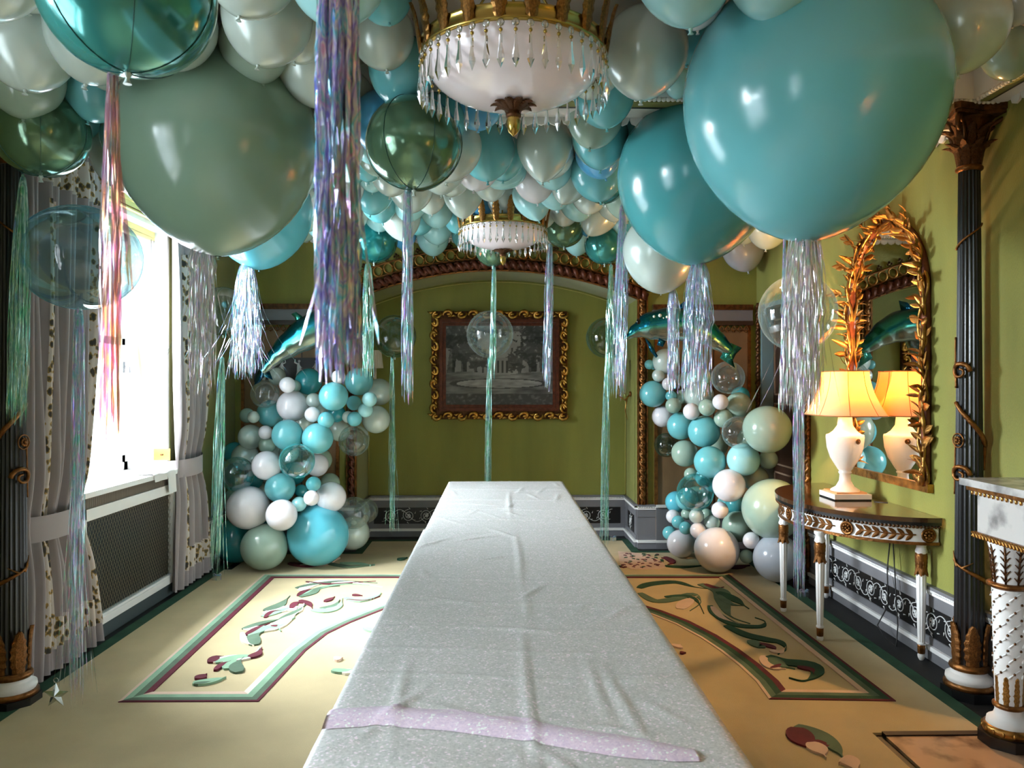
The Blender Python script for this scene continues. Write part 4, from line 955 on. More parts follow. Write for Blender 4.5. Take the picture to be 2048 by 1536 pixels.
for i in range((NU+1)*(NV+1)): ca_.data[i].color = (*paint((i % (NU+1))/NU, (i//(NU+1))/NV), 1)
for (o0, o1, y0, y1, m) in ((.012, .10, .005, .035, bronze), (.095, .125, .005, .066, browngilt), (.122, .158, .005, .045, browngilt)):  # outer rail in dark bronze paints the shaded gaps behind the bright carving
    for (a_, b_, c_, d_) in ((PX0+o0, PX1-o0, PZ0+o0, PZ0+o1), (PX0+o0, PX1-o0, PZ1-o1, PZ1-o0), (PX0+o0, PX0+o1, PZ0+o1, PZ1-o1), (PX1-o1, PX1-o0, PZ0+o1, PZ1-o1)):
        q = MB(); q.box(a_, b_, YN-y1, YN-y0, c_, d_); q.build('frame_rail', m, pa, org=g)
cs = MB()        # carved C-scroll with leaves
cs.tube([(.055*math.cos(a)*(1-.06*i), -.012-.01*math.sin(i*.6), .042*math.sin(a)*(1-.04*i)) for i, a in enumerate([PI*1.15-.42*k for k in range(14)])], [.008+.010*math.sin(PI*i/13) for i in range(14)], 6)
cs.tube([(.02,-.012,-.03),(.05,-.022,-.012),(.085,-.012,-.024)], [.006,.014,.003], 6); cs.ball((-.052,-.012,.006), .014, 8, 5); cs.ball((.0,-.01,.0), .018, 8, 5, (1.4,.7,.7))
cs = cs.mesh('carved_scroll', M('bright_gilt', (196,150,74), .26, .85, noise=.4, nscale=26))
def run(n, fx, fz, ang):
    for i in range(n):
        s = 1 if i % 2 else -1
        inst('carved_scroll', cs, pa, Matrix.Translation((fx(i)-g.x, -.05, fz(i)-g.z))@Matrix.Rotation(ang, 4, 'Y')@Matrix.Diagonal((s, 1, s, 1)))
nx = 11; nz = 8
run(nx, lambda i: PX0+.06+(PX1-PX0-.12)*(i)/(nx-1), lambda i: PZ1-.045, 0); run(nx, lambda i: PX0+.06+(PX1-PX0-.12)*(i)/(nx-1), lambda i: PZ0+.045, 0)
run(nz, lambda i: PX0+.045, lambda i: PZ0+.13+(PZ1-PZ0-.26)*i/(nz-1), PI/2); run(nz, lambda i: PX1-.045, lambda i: PZ0+.13+(PZ1-PZ0-.26)*i/(nz-1), PI/2)
# ================================================================== wall sconces in the niche
pleat = M('pleated_cream_shade', (214,200,180), .8, noise=.05)
def sconce(x, z, s, label, tall):
    t = thing('wall_sconce', label, 'sconce', (s*NH, 7.40, z), 'shaded gilt wall sconces'); o = -s*.12
    q = MB(); q.lathe([(.0,0),(.022,.0),(.028,.01),(.018,.02)], 12); b_ = q.build('backplate', goldd, t); b_.matrix_local = frame((-s*.002,0,-.20), (-s,0,0))
    q = MB(); q.tube([(-s*.01,0,-.20),(o*.5,0,-.26),(o,0,-.22),(o,0,-.10)], [.008,.008,.008,.006], 6); q.tube([(o,0,-.22),(o*.7,-.01,-.17),(o*.5,0,-.2)], .005, 5); q.tube([(o*.3,0,-.22),(o*.5,0,-.36),(o*.3,0,-.45)], [.006,.006,.002], 5); q.build('scroll_arm', gold, t)
    q = MB(); q.tube([(o,0,-.12),(o,0,0)], .012, 8); q.build('candle_sleeve', pleat, t)
    q = MB(); n = 40; q.lathe([((.075 if not tall else .045), 0), ((.055 if not tall else .04), .17 if not tall else .15)], 80, c=(o,0,0), rf=lambda a, zz: 1+.03*math.sin(a*20), closed=False, smooth=False); q.build('shade', pleat, t)
sconce(0, at(0,736,7.4).z, -1, 'cream pleated sconce shade on the niche wall left of the painting', False)
sconce(0, at(0,746,7.4).z, 1, 'narrow cream sconce on gilt arm on the niche wall right of the painting', True)
# ================================================================== chandeliers
opal = M('opal_glass', (240,228,232), .12, noise=.02, nscale=5, coat=.5); opal.node_tree.nodes['Principled BSDF'].inputs['Subsurface Weight'].default_value = .0
crys = clear_mat('crystal', (225,232,235), .75, .45)
RB = .322
oct_ = MB(); oct_.ball((0,0,0), .013, 8, 4, (1,.45,1)); octm = oct_.mesh('octagon_bead', crys)
dr = MB(); dr.lathe([(.0005,0),(.005,-.004),(.0055,-.03),(.0115,-.066),(.012,-.078),(.0005,-.106)], 6, smooth=False); drm = dr.mesh('spear_drop', crys)
bd = MB(); bd.ball((0,0,0), .0065, 8, 6); bd.tube([(0,0,.026),(0,0,.006)], .0015, 4); bd.tube([(0,0,-.006),(0,0,-.012)], .0015, 4); bdm = bd.mesh('metal_bead', brass)
def chandelier(x, y, zr, label):
    t = thing('chandelier', label, 'chandelier', (x, y, zr), 'opal bowl chandeliers')
    prof = [(RB-.012,.0)]+[((RB-.012)*math.cos(a)**.85, -.150*math.sin(a)) for a in [PI/2*i/14 for i in range(1, 14)]]+[(.01,-.150)]
    q = MB(); q.lathe(prof, 56, closed=False); q.build('glass_bowl', opal, t)
    q = MB(); q.lathe([(RB-.02,-.004),(RB,-.006),(RB+.006,.0),(RB,.008),(RB-.004,.04),(RB+.004,.046),(RB-.015,.05)], 56, closed=False); q.build('brass_band', brass, t)
    n = 44
    for i in range(n):
        a = 2*PI*i/n; c_ = bpy.data.objects.new('crystal_drop', drm); C.objects.link(c_); c_.parent = t
        c_.matrix_local = Matrix.Translation(((RB+.004)*math.cos(a), (RB+.004)*math.sin(a), -.052))@Matrix.Rotation(a+PI/2, 4, 'Z')
        inst('octagon_bead', octm, c_, Matrix.Translation((0,0,.034))); inst('metal_bead', bdm, c_, Matrix.Translation((0,0,.012)))
    for i in range(20):
        a = 2*PI*(i+.5)/20
        inst('crown_leaf', acr, t, frameY(((RB+.006)*math.cos(a), (RB+.006)*math.sin(a), .0), (.16*math.cos(a), .16*math.sin(a), 1), (math.cos(a), math.sin(a), 0), (.095,.07,.175)))
    for i in range(4):
        a = 2*PI*i/4+.5; q = MB(); q.ball(((RB+.012)*math.cos(a), (RB+.012)*math.sin(a), .075), .014, 8, 6); q.ball(((RB+.012)*math.cos(a), (RB+.012)*math.sin(a), .098), .009, 8, 6); q.build('crown_bead', gold, t)
    for i in range(3):
        a = 2*PI*i/3+.5; q = MB(); q.tube([(RB*.98*math.cos(a), RB*.98*math.sin(a), .04), (.03*math.cos(a), .03*math.sin(a), ZC-zr)], .005, 6); q.build('suspension_rod', brass, t)
    q = MB(); q.lathe([(.07,ZC-zr-.002),(.065,ZC-zr-.03),(.02,ZC-zr-.05)], 24); q.build('ceiling_rose', brass, t)
    for i in range(10):
        a = 2*PI*i/10; inst('rosette_leaf', abr, t, frameY((.020*math.cos(a), .020*math.sin(a), -.178), (math.cos(a), math.sin(a), .55), (math.cos(a), math.sin(a), -1), (.06,.05,.062)))
    q = MB(); q.lathe([(.03,-.150),(.02,-.17),(.022,-.185),(.028,-.19),(.026,-.20),(.021,-.203)], 20); q.build('finial_collar', bronze, t)
    q = MB(); q.lathe([(.021,-.200),(.024,-.21),(.023,-.235),(.018,-.252),(.006,-.262),(.003,-.266)], 20); q.build('acorn_finial', brass, t)
p1 = at(1027, 0, 2.70); p2 = at(1006, 0, 5.70)
chandelier(p1.x, 2.70, 2.655, 'white opal bowl chandelier with crystal drops nearest the camera')
chandelier(p2.x, 5.70, 2.665, 'white opal bowl chandelier with crystal drops farther back before the niche')
# ================================================================== balloons
COL = {'white': (220,216,220), 'pearl': (188,202,194), 'sage': (148,170,154), 'turquoise': (104,178,184), 'pale turquoise': (156,208,210), 'teal': (44,140,148), 'blue': (84,166,214), 'lilac grey': (170,176,186), 'sky blue': (92,182,200), 'dusty sage': (126,154,136), 'sea blue': (72,150,154)}
bm_ = {}
for k, c in COL.items():
    m = M('latex_'+k.replace(' ', '_'), c, .20 if k not in ('pearl',) else .26, 0., noise=.025, nscale=2, coat=.35 if k != 'pearl' else .6)
    p = m.node_tree.nodes['Principled BSDF']; p.inputs['Subsurface Weight'].default_value = 0
    if k == 'pearl': p.inputs['Metallic'].default_value = .12
    bm_[k] = m
def latex_mesh(name, s, pinch, m):
    q = MB(); prof = []; n = 22
    for i in range(n+1):
        th = PI*i/n; z = math.cos(th); r = math.sin(th)
        if z < 0: zz = -s*abs(z)**(1.0+.12*pinch); r = r**(1+.55*pinch) if r > 0 else 0
        else: zz = z
        prof.append((max(r, .0006), zz))
    prof[-1] = (.035, -s-.0)
    q.lathe(prof, 36, closed=False); return q.mesh(name, m)
kn = MB(); kn.lathe([(.03,.01),(.05,-.02),(.035,-.05),(.022,-.06),(.055,-.10),(.062,-.115),(.02,-.10)], 10)
SH = {'round': (1.04, .05), 'oval': (1.16, .35), 'pear': (1.42, .75)}
lat, knm = {}, {}
def latex(shape, col):
    if (shape, col) not in lat:
        lat[(shape, col)] = latex_mesh('latex_balloon', SH[shape][0], SH[shape][1], bm_[col])
        if col not in knm: knm[col] = kn.mesh('knot', bm_[col])
    return lat[(shape, col)], knm[col]
foils = {}
for k, c in {'sage green': (96,132,104), 'metallic teal': (30,140,142), 'chrome turquoise': (62,150,146)}.items():
    m = M('foil_'+k.replace(' ', '_'), c, .14, .55, noise=.06, nscale=2, coat=.6); foils[k] = m
clears = {'clear': clear_mat('clear_film', (205,222,220), .40, .09), 'clear teal': clear_mat('clear_teal_film', (70,190,190), .6, .12), 'clear smoke': clear_mat('clear_smoke_film', (96,140,110), .5, .08), 'clear blue': clear_mat('clear_blue_film', (120,188,204), .85, .10)}
orb = MB(); orb.ball((0,0,0), 1, 40, 24, (1,1,.97)); foilmesh = {k: orb.mesh('foil_balloon', m) for k, m in foils.items()}
clr = MB(); clr.lathe([(max(math.sin(PI*i/24), .0006), math.cos(PI*i/24)*(1 if i < 12 else 1.03)) for i in range(25)], 40, closed=False); clrmesh = {k: clr.mesh('clear_balloon', m) for k, m in clears.items()}
seamm = {}
sm1 = MB()
for k in range(3):
    a = k*PI/3; sm1.tube([(1.004*math.sin(b)*math.cos(a), 1.004*math.sin(b)*math.sin(a), .975*math.cos(b)) for b in [2*PI*i/40 for i in range(41)]], .006, 4)
seam_m = sm1.mesh('seam', M('foil_seam', (20,70,66), .3, .5))
nk = MB(); nk.lathe([(.035,.03),(.05,-.02),(.02,-.06),(.05,-.13)], 10); neck_m = nk.mesh('neck', M('clear_neck', (190,205,200), .3))
BAL = []           # (object, colour word, px, py, zone key)
PACK = []          # (pos, r)
def place(o, pos, r, tip=None, sc=(1,1,1)):
    d = Vector(tip) if tip is not None else Vector((random.uniform(-.2,.2), random.uniform(-.2,.2), -1))
    o.matrix_world = frame(pos, -d, (0, 1, 0), (r*sc[0], r*sc[1], r*sc[2])); PACK.append((Vector(pos), r))
def balloon(pos, r, col, shape='oval', tip=None, px=0, py=0, zone='', group='', label=None, sc=(1,1,1)):
    if col in foils: o = inst('foil_balloon', foilmesh[col]); inst('seam', seam_m, o); inst('neck', neck_m, o, Matrix.Translation((0,0,-.97)))
    elif col in clears: o = inst('clear_balloon', clrmesh[col]); inst('neck', neck_m, o, Matrix.Translation((0,0,-1.02))@Matrix.Scale(.7, 4))
    else:
        me, km = latex(shape, col); o = inst('latex_balloon', me); inst('knot', km, o, Matrix.Translation((0,0,-SH[shape][0]))@Matrix.Scale(1 if r < .2 else .3, 4))
    place(o, pos, r, tip, sc); o['category'] = 'balloon'; o['group'] = group
    if label: o['label'] = label
    else: BAL.append((o, col, px, py, zone))
    return o
ZT = 2.975
def ceil_pos(px, py, pr, zt=ZT):
    d = ray(px, py); D = (zt-H)*F/(768-py+pr); t = D/d.y*1.0
    return Vector((0,0,H))+d*t, pr*t/F
CG = 'balloons covering the ceiling'
# ---- giants with labels of their own
def giant(px, py, pr, col, label, shape='oval', sc=(1,1,1), zt=ZT, tip=(0,0,-1)):
    p, r = ceil_pos(px, py, pr, zt); return balloon(p, r, col, shape, tip, label=label, group='giant ceiling balloons', sc=sc)
giant(436, 284, 197, 'dusty sage', 'giant sage green balloon at the ceiling left of the front chandelier')
giant(1623, 192, 252, 'turquoise', 'largest turquoise balloon, upper right, trailing a wide iridescent tassel', tip=(-.05,0,-1))
giant(1392, 350, 156, 'sea blue', 'big turquoise balloon overlapped by the largest one, with a two-tier tassel', tip=(-.05,0,-1))
giant(518, 418, 105, 'sky blue', 'large bright turquoise balloon peeking out below the giant sage one')
giant(1322, 500, 76, 'pearl', 'large pearl balloon below the big turquoise one, above the right dolphin', zt=2.61)
def foil(px, py, pr, col, label, D=None, r=.2):
    D = D or min(r*F/pr, 6.25); r = pr*D/F; p = at(px, py, D); return balloon(p, r, col, 'round', (0,0,-1), label=label, group='foil orb balloons')
foil(255, -18, 168, 'chrome turquoise', 'shiny sea-green foil orb at the top left edge with a pink tassel')
foil(82, 264, 90, 'sage green', 'shiny dark green foil orb in front of the left column and curtain')
foil(828, 287, 96, 'sage green', 'shiny sage green foil orb left of and below the front chandelier')
foil(748, 480, 47, 'metallic teal', 'shiny teal foil orb hanging left of the far chandelier')
foil(1128, 455, 41, 'sage green', 'shiny green foil orb touching the right side of the far chandelier')
foil(1207, 366, 43, 'chrome turquoise', 'shiny turquoise foil orb beside the big turquoise balloon, right of the chandeliers', D=5.0)
foil(1209, 490, 40, 'chrome turquoise', 'shiny turquoise foil orb under the ceiling at the right end of the arch')
foil(985, 500, 34, 'sage green', 'green foil orb half hidden behind the far chandelier')
def clear(px, py, D, r, col, label, sc=(1,1,1)):
    return balloon(at(px, py, D), r, col, 'round', (0,0,-1), label=label, group='floating clear balloons', sc=sc)
clear(160, 514, 3.62, .255, 'clear blue', 'see-through blue balloon floating in front of the left curtain', (1.07,1,.93))
clear(790, 672, 6.75, .185, 'clear smoke', 'see-through green balloon floating left of the painting')
clear(980, 668, 6.75, .205, 'clear', 'see-through balloon floating in front of the painting')
clear(1212, 675, 6.75, .175, 'clear smoke', 'see-through green balloon floating right of the painting')
clear(446, 622, 5.95, .185, 'clear smoke', 'see-through balloon floating by the far curtain at left')
clear(1595, 625, 4.55, .225, 'clear', 'see-through balloon floating behind the wide tassel near the mirror')
# ---- ceiling balloons traced one by one: px, py, radius px, colour, shape, tip direction
T, W_, P_, S_, B_, PT, TE = 'turquoise', 'white', 'pearl', 'sage', 'blue', 'pale turquoise', 'teal'
CL = [(38,44,50,TE,'oval',0),(55,80,92,P_,'oval',0),(48,152,76,S_,'oval',0),(190,62,92,P_,'oval',0),(352,50,80,P_,'oval',0),(195,176,62,T,'oval',0),(165,234,50,T,'pear',(-1,-.1,-.25)),(192,262,28,T,'oval',0),
 (535,34,88,P_,'oval',0),(628,128,74,P_,'oval',0),(60,-42,58,P_,'oval',0),(768,-12,56,T,'oval',0),(764,68,64,P_,'oval',0),(602,60,60,P_,'oval',0),(804,138,67,T,'oval',0),(768,205,50,P_,'oval',0),(735,318,40,T,'oval',0),
 (972,296,58,T,'oval',(.05,0,-1)),(955,196,58,B_,'oval',0),(1089,288,56,P_,'pear',(-.05,-.1,-1)),(1190,236,55,S_,'oval',0),(1208,186,62,T,'oval',0),(1290,100,86,P_,'oval',0),(1282,268,46,T,'oval',0),(1196,306,46,B_,'oval',(.3,0,-1)),
 (1142,356,42,P_,'pear',(-.35,-.2,-1)),(1064,390,40,PT,'pear',(.25,-.2,-1)),(926,380,42,P_,'pear',(0,-.1,-1)),(1016,338,38,PT,'pear',(-.6,-.2,-.6)),(980,362,36,P_,'oval',0),(905,348,40,P_,'oval',0),(822,374,45,P_,'oval',0),(960,398,32,B_,'oval',0),(1010,398,36,P_,'oval',0),
 (745,348,32,PT,'oval',0),(747,384,40,T,'oval',0),(820,404,35,PT,'oval',0),(860,392,32,P_,'oval',0),(800,428,42,P_,'pear',(.2,-.2,-1)),(873,420,33,PT,'oval',0),(873,452,33,PT,'oval',0),(866,476,32,PT,'oval',0),(930,470,27,T,'oval',0),(1180,440,30,B_,'oval',0),(1212,458,37,PT,'oval',0),(1200,424,40,P_,'pear',(-.4,-.2,-.8)),(1228,402,36,P_,'oval',0),(1155,402,37,PT,'oval',0),(1155,480,28,PT,'oval',0),(700,424,38,P_,'oval',0),(640,438,34,PT,'oval',0),(808,470,25,B_,'oval',0),(916,436,28,T,'oval',0),(1085,424,30,P_,'oval',0),(1240,340,36,T,'oval',0),(1252,300,30,B_,'oval',0),
 (1388,-22,68,W_,'oval',0),(1378,70,52,T,'oval',0),(1356,165,28,PT,'oval',0),(1521,498,41,'lilac grey','oval',0),(1582,452,42,P_,'oval',0),(1926,48,86,P_,'oval',0),(2016,104,50,S_,'oval',0),(2034,2,44,'lilac grey','oval',0),(1490,455,30,P_,'oval',0),
 (1000,140,40,P_,'oval',0),(905,120,55,T,'oval',0),(690,200,60,P_,'oval',0),(700,330,36,T,'oval',0),(680,380,36,P_,'oval',0),(760,425,34,PT,'oval',0),(1040,445,26,PT,'oval',0),(960,440,28,PT,'oval',0),(1130,420,30,P_,'oval',0),(1250,440,34,PT,'oval',0),(840,440,28,T,'oval',0),(780,455,26,PT,'oval',0)]
def zone_of(px, py):
    if px < 330: return 'above the left curtain'
    if px < 690: return 'above the giant sage balloon' if py < 250 else 'behind the giant sage balloon'
    if px < 860: return 'left of the front chandelier' if py < 330 else 'left of the far chandelier'
    if px < 1120: return 'behind the front chandelier' if py < 330 else 'above the far chandelier'
    if px < 1370: return 'right of the front chandelier' if py < 330 else 'right of the far chandelier'
    return 'around the largest turquoise balloon'
def relax(items, k, lo, hi, fixed=()):      # slide overlapping balloons along their line of sight until they only press together
    for _ in range(60):
        moved = False
        for i in range(len(items)):
            for j in range(i):
                a, b = items[i], items[j]; d = (a['p']-b['p']).length
                if d >= k*(a['r']+b['r']): continue
                n, f_ = (a, b) if a['D'] < b['D'] else (b, a)
                for it, dd in ((n, -.012), (f_, .012)):
                    D = min(max(it['D']+dd, it['D0']+lo), it['D0']+hi)
                    if D != it['D']:
                        it['D'] = D; it['p'] = at(it['px'], it['py'], D); it['r'] = it['pr']*D/F; moved = True
        if not moved: break
items = []
for (px, py, pr, col, shp, tip) in CL:
    p, r = ceil_pos(px, py, pr); items.append(dict(px=px, py=py, pr=pr, p=p, r=r, D=p.y, D0=p.y))
relax(items, .80, -.35, .04)
for (px, py, pr, col, shp, tip), it in zip(CL, items):
    kk = min(1, 7.05/(it['p'].y+it['r'])); p, r = Vector((0,0,H))+(it['p']-Vector((0,0,H)))*kk, it['r']*kk; p.x = min(max(p.x, -2.385+r), 2.385-r)
    balloon(p, r, col, shp, tip if tip else None, px, py, zone_of(px, py), CG)
# ---- upper layer that fills the ceiling behind the traced ones
rf_ = random.Random(21); CH = [(p1.x, 2.70), (p2.x, 5.70)]; tries = 0; nfill = 0
def project(p):
    dx, dy = p.x, p.y; f_ = dx*math.sin(YAW)+dy*math.cos(YAW); x = dx*math.cos(YAW)-dy*math.sin(YAW); return 1024+F*x/f_, 768-F*(p.z-H)/f_
def hidden(p, r, n=40):
    rr_ = random.Random(4); px, py = project(p); pr = r*F/p.y
    for _ in range(n):
        a, e_ = rr_.uniform(0, 2*PI), math.sqrt(rr_.random())*.95; sx_, sy_ = px+pr*e_*math.cos(a), py+pr*e_*math.sin(a)
        if not (0 < sx_ < 2048 and 0 < sy_ < 1536): continue
        d = ray(sx_, sy_); cov = False
        for q, rq in PACK:
            if q.y > p.y-.02: continue
            t_ = q.y/d.y; h_ = Vector((0,0,H))+d*t_
            if (h_-q).length < rq: cov = True; break
        if not cov: return False
    return True
while tries < 9000 and nfill < 120:
    tries += 1
    x = rf_.uniform(-2.2, 1.6); y = rf_.uniform(1.75, 6.45); r = rf_.uniform(.125, .165)
    if x > 1.1 and y < 4.3: continue
    if x > -.1 and 3.2 < y < 4.0: continue
    z = (2.84 if 3.45 < y < 4.0 else ZT)-r; p = Vector((x, y, z))
    if any(math.hypot(x-c[0], y-c[1]) < .36+r*.9 for c in CH): continue
    if any((p-q).length < .84*(r+rq) for q, rq in PACK): continue
    px, py = project(p)
    if px < -60 or px > 2100 or py < -90 or hidden(p, r): continue
    col = rf_.choices([P_, T, PT, S_, B_, W_], [5, 3, 4, 2, .6, 1])[0]
    balloon(p, r, col, 'oval', None, px, py, zone_of(px, py), CG); nfill += 1
# ---- garlands: px, py, radius px, colour, layer (higher = nearer)
SB = 'sky blue'
GL = [(554,753,18,P_,0),(575,770,16,W_,3),(589,773,13,S_,1),(617,763,27,TE,1),(677,754,14,W_,3),(718,763,28,T,2),(758,784,27,P_,0),(667,793,29,T,3),(585,812,31,W_,2),(627,801,15,P_,2),(625,829,15.5,W_,3),(708,806,15,T,2),(739,799,15,PT,3),(731,820,15,PT,3),(709,838,15,T,3),(696,834,12,P_,2),(673,827,18,TE,1),(652,840,16.5,T,3),(752,839,28,P_,1),(530,788,28,'clear',2),(541,827,27,T,1),(507,834,12,P_,2),(494,831,15,S_,0),
 (501,874,25,P_,1),(531,865,14,W_,2),(534,890,17,S_,2),(575,870,31,T,3),(635,877,31,T,3),(678,861,22,P_,0),(708,881,31,'clear',2),(469,906,22,TE,0),(490,914,27,P_,1),(474,948,34,'clear teal',3),(533,931,29,W_,3),(594,922,35,'clear teal',4),(578,906,20,S_,1),(587,947,24,TE,1),(634,930,23,W_,1),(560,976,30,T,3),(497,1016,43,W_,3),(507,960,19,TE,1),(522,981,15,P_,1),(602,982,13,TE,2),(627,968,15,T,3),(623,996,15.5,W_,4),(598,1008,15,PT,3),(662,994,30,W_,2),(660,966,20,S_,0),(563,1030,31,W_,4),(636,1073,61,SB,3),(528,1096,46,S_,3),(462,1082,45,TE,1),(440,1003,27,S_,0),(708,1026,32,'clear',2),(732,1022,24,'clear',1),(706,1066,33,P_,1),
 (608,845,20,P_,0),(640,920,24,S_,0),(560,905,20,P_,0),(600,1040,30,TE,0),(550,950,26,P_,0),(520,1040,28,TE,0),(640,820,24,P_,0),(600,790,22,S_,0),(570,850,24,PT,0)]
GR = [(1331,723,26,P_,1),(1299,729,10,T,2),(1308,731,9,T,1),(1317,751,13,P_,2),(1337,768,13,W_,2),(1306,788,27,T,2),(1456,755,33,'clear',3),(1477,810,26,S_,2),(1481,792,19,TE,0),(1441,804,16,W_,4),(1414,815,17,S_,4),(1383,823,17,W_,4),(1347,811,16,S_,3),(1342,792,11,T,2),(1363,794,15,S_,1),(1398,792,30,P_,1),(1326,833,26,W_,1),(1362,852,28,T,2),(1408,863,32,T,3),(1447,837,19,S_,3),(1477,865,33,'clear',4),(1535,859,48,S_,3),(1333,890,29,'clear smoke',1),
 (1370,907,27,S_,2),(1420,924,32,T,4),(1487,919,33,PT,3),(1537,919,19,S_,1),(1382,949,14,S_,2),(1411,955,20,T,2),(1458,971,33,W_,4),(1511,957,26,S_,1),(1352,1004,33,SB,1),(1391,984,37,'clear teal',4),(1374,998,23,T,2),(1546,1018,61,S_,3),(1440,1020,17,W_,4),(1471,1009,20,T,1),(1346,1033,14,W_,2),(1374,1028,12,S_,2),(1393,1032,15,P_,4),(1413,1028,11,S_,2),(1356,1044,13,T,3),(1371,1056,13,T,3),(1339,1066,14,T,2),(1396,1061,16,W_,4),(1424,1047,17,P_,3),(1475,1053,31,S_,2),(1362,1092,28,W_,2),(1434,1105,45,W_,4),(1503,1081,17,W_,4),(1493,1113,14,S_,3),(1555,1123,48,'lilac grey',3),
 (1430,890,26,S_,0),(1460,1010,26,PT,0),(1500,880,26,S_,0),(1400,760,26,P_,0),(1370,760,22,P_,0),(1395,1000,28,S_,0),(1420,1075,26,TE,0),(1430,960,26,T,0)]
def garland(lst, side):
    items = []
    for (px, py, pr, col, ly) in lst:
        if side == 'left': D = 6.72-.15*ly+(.15 if px > 690 else 0)
        else: D = 6.62-(px-1362)*.0038+(3-ly)*.13-.05
        D = min(D, 6.95); p = at(px, py, D); r = pr*D/F
        Df = (H*F)/((py-768)+pr) if py-768+pr > 0 else 99
        if Df < D+.25: 
            if py+pr > 1090 or p.z-r < .02: p = at(px, py, Df); r = pr*Df/F; p.z = r+.014
        items.append(dict(px=px, py=py, pr=pr, p=p, r=r, D=p.y, D0=p.y))
    relax(items, .84, -.42, .30)
    for (px, py, pr, col, ly), it in zip(lst, items):
        p, r = it['p'], min(it['r'], (YB-.04-it['p'].y)); p.z = max(p.z, r+.014); p.x = min(max(p.x, -2.385+r), 2.385-r)
        zn = 'top' if py < 845 else ('middle' if py < 960 else 'bottom')
        tip = Vector((0, .75, 0))+Vector((random.uniform(-.5,.5), 0, random.uniform(-.6,.6)))
        balloon(p, r, col, 'round' if pr < 24 else 'oval', tip, px, py, 'in the %s of the %s balloon garland' % (zn, side), 'balloons of the %s garland' % side, sc=(1,1,.96))
garland(GL, 'left'); garland(GR, 'right')
# ---- labels: colour + place + rank from the left
ORD = ['first','second','third','fourth','fifth','sixth','seventh','eighth','ninth','tenth','eleventh','twelfth','thirteenth','fourteenth','fifteenth','sixteenth','seventeenth','eighteenth','nineteenth','twentieth','twenty-first','twenty-second','twenty-third','twenty-fourth','twenty-fifth']+['later']*40
gr = {}
for b in BAL: gr.setdefault((b[1], b[4]), []).append(b)
for (col, zn), lst in gr.items():
    lst.sort(key=lambda b: b[2]); n = len(lst)
    for i, b in enumerate(lst):
        if n == 1: s = 'only %s balloon %s' % (col, zn)
        elif i == 0: s = 'leftmost %s balloon %s' % (col, zn)
        elif i == n-1: s = 'rightmost %s balloon %s' % (col, zn)
        else: s = '%s %s balloon from the left %s' % (ORD[i], col, zn)
        b[0]['label'] = s
# ================================================================== iridescent tassels
SV = (222,228,232)
cool = film_mat('iridescent_silver_film', [(90,200,236),(130,236,190),SV,(172,164,240),(240,243,243),(120,214,226),SV,(244,160,220),(150,160,240)], [(250,250,250),(252,244,240),(246,250,250),(250,244,250)], 20, .46)
green = film_mat('iridescent_green_film', [(40,150,130),(110,224,160),(214,236,228),(120,200,184),(226,240,236),(70,190,170),(150,170,230)], [(250,250,250),(252,244,240),(246,250,250),(250,244,250)], 20, .46)
pinkf = film_mat('iridescent_rose_film', [(170,220,226),(228,214,234),(205,212,236),(240,234,240)], [(250,180,205),(253,222,160),(250,195,185),(248,175,215),(253,228,165)], 14, .5)
warm = film_mat('iridescent_opal_film', [SV,(170,222,200),(240,236,232),(200,188,236),(246,226,214),SV,(176,236,190),(242,190,205)], [(250,250,250),(252,244,240),(246,250,250),(250,244,250)], 20, .46)
near = film_mat('iridescent_lilac_film', [(150,170,244),(232,236,242),(110,214,236),SV,(178,160,242),(240,243,246),(236,176,228),(150,226,214),SV], [(250,250,250),(248,248,252),(246,250,250)], 34, .22)
TG = 'iridescent foil tassels'
def tassel(px, y0, y1, D, w0, w1, n, m, label, px1=None, stray=0, tiers=None, seed=0, sw=.0035, grow=.25):
    px1 = px if px1 is None else px1; rr = random.Random(seed or int(px*7+y0))
    top = at(px, y0, D); bot = at(px1, y1, D); L_ = top.z-bot.z
    t = thing('foil_tassel', label, 'tassel', top, TG); q = MB()
    k = D/F
    for i in range(n):
        a = rr.uniform(0, 2*PI); rad = math.sqrt(rr.random()); e = rr.uniform(.86, 1.0) if rr.random() < .8 else rr.uniform(.55, .95)
        isst = i < stray; seg = 20; P_l, P_r = [], []
        ph = rr.uniform(0, 6); tw = rr.uniform(-5, 5); wob = rr.uniform(.3, 1)*.10
        sx, sy = (rr.uniform(-1,1)*1.6, rr.uniform(-.5,.5)) if isst else (0, 0)
        for j in range(seg+1):
            u = j/seg*e; wdt = (w0+(w1-w0)*min(1, (u/grow))**.6 if u < grow else w1*(.86+.14*u))*.5*k
            if tiers:
                for (tu, tw_) in tiers: wdt *= 1+tw_*max(0, 1-abs(u-tu)/.05)
            cx = (bot.x-top.x)*u+wdt*rad*math.cos(a)+wdt*wob*math.sin(9*u+ph)+sx*wdt*u*u*2.2
            cy = wdt*rad*math.sin(a)*.8+wdt*wob*math.cos(8*u+ph)+sy*wdt*u*u*2
            z = -L_*u; an = tw*u+ph+rr.uniform(-.9,.9); ww = sw*(1 if j < seg else .35)
            dx, dy = math.cos(an)*ww*.5, math.sin(an)*ww*.5
            P_l.append((cx-dx, cy-dy, z)); P_r.append((cx+dx, cy+dy, z))
        q.add(P_l+P_r, [(j, j+1, seg+2+j, seg+1+j) for j in range(seg)], False)
    tag(q.build('strands', m, t), kind='stuff')
    q = MB(); q.lathe([(w0*.5*k*.5, .012), (w0*.5*k*.8, 0), (w0*.5*k*.9, -.02)], 10, closed=False); q.build('gathered_top', m, t)
    return t
tassel(676, -60, 772, 1.12, 84, 92, 150, near, 'widest blurred iridescent tassel hanging nearest the camera', stray=6, sw=.006, grow=.02)
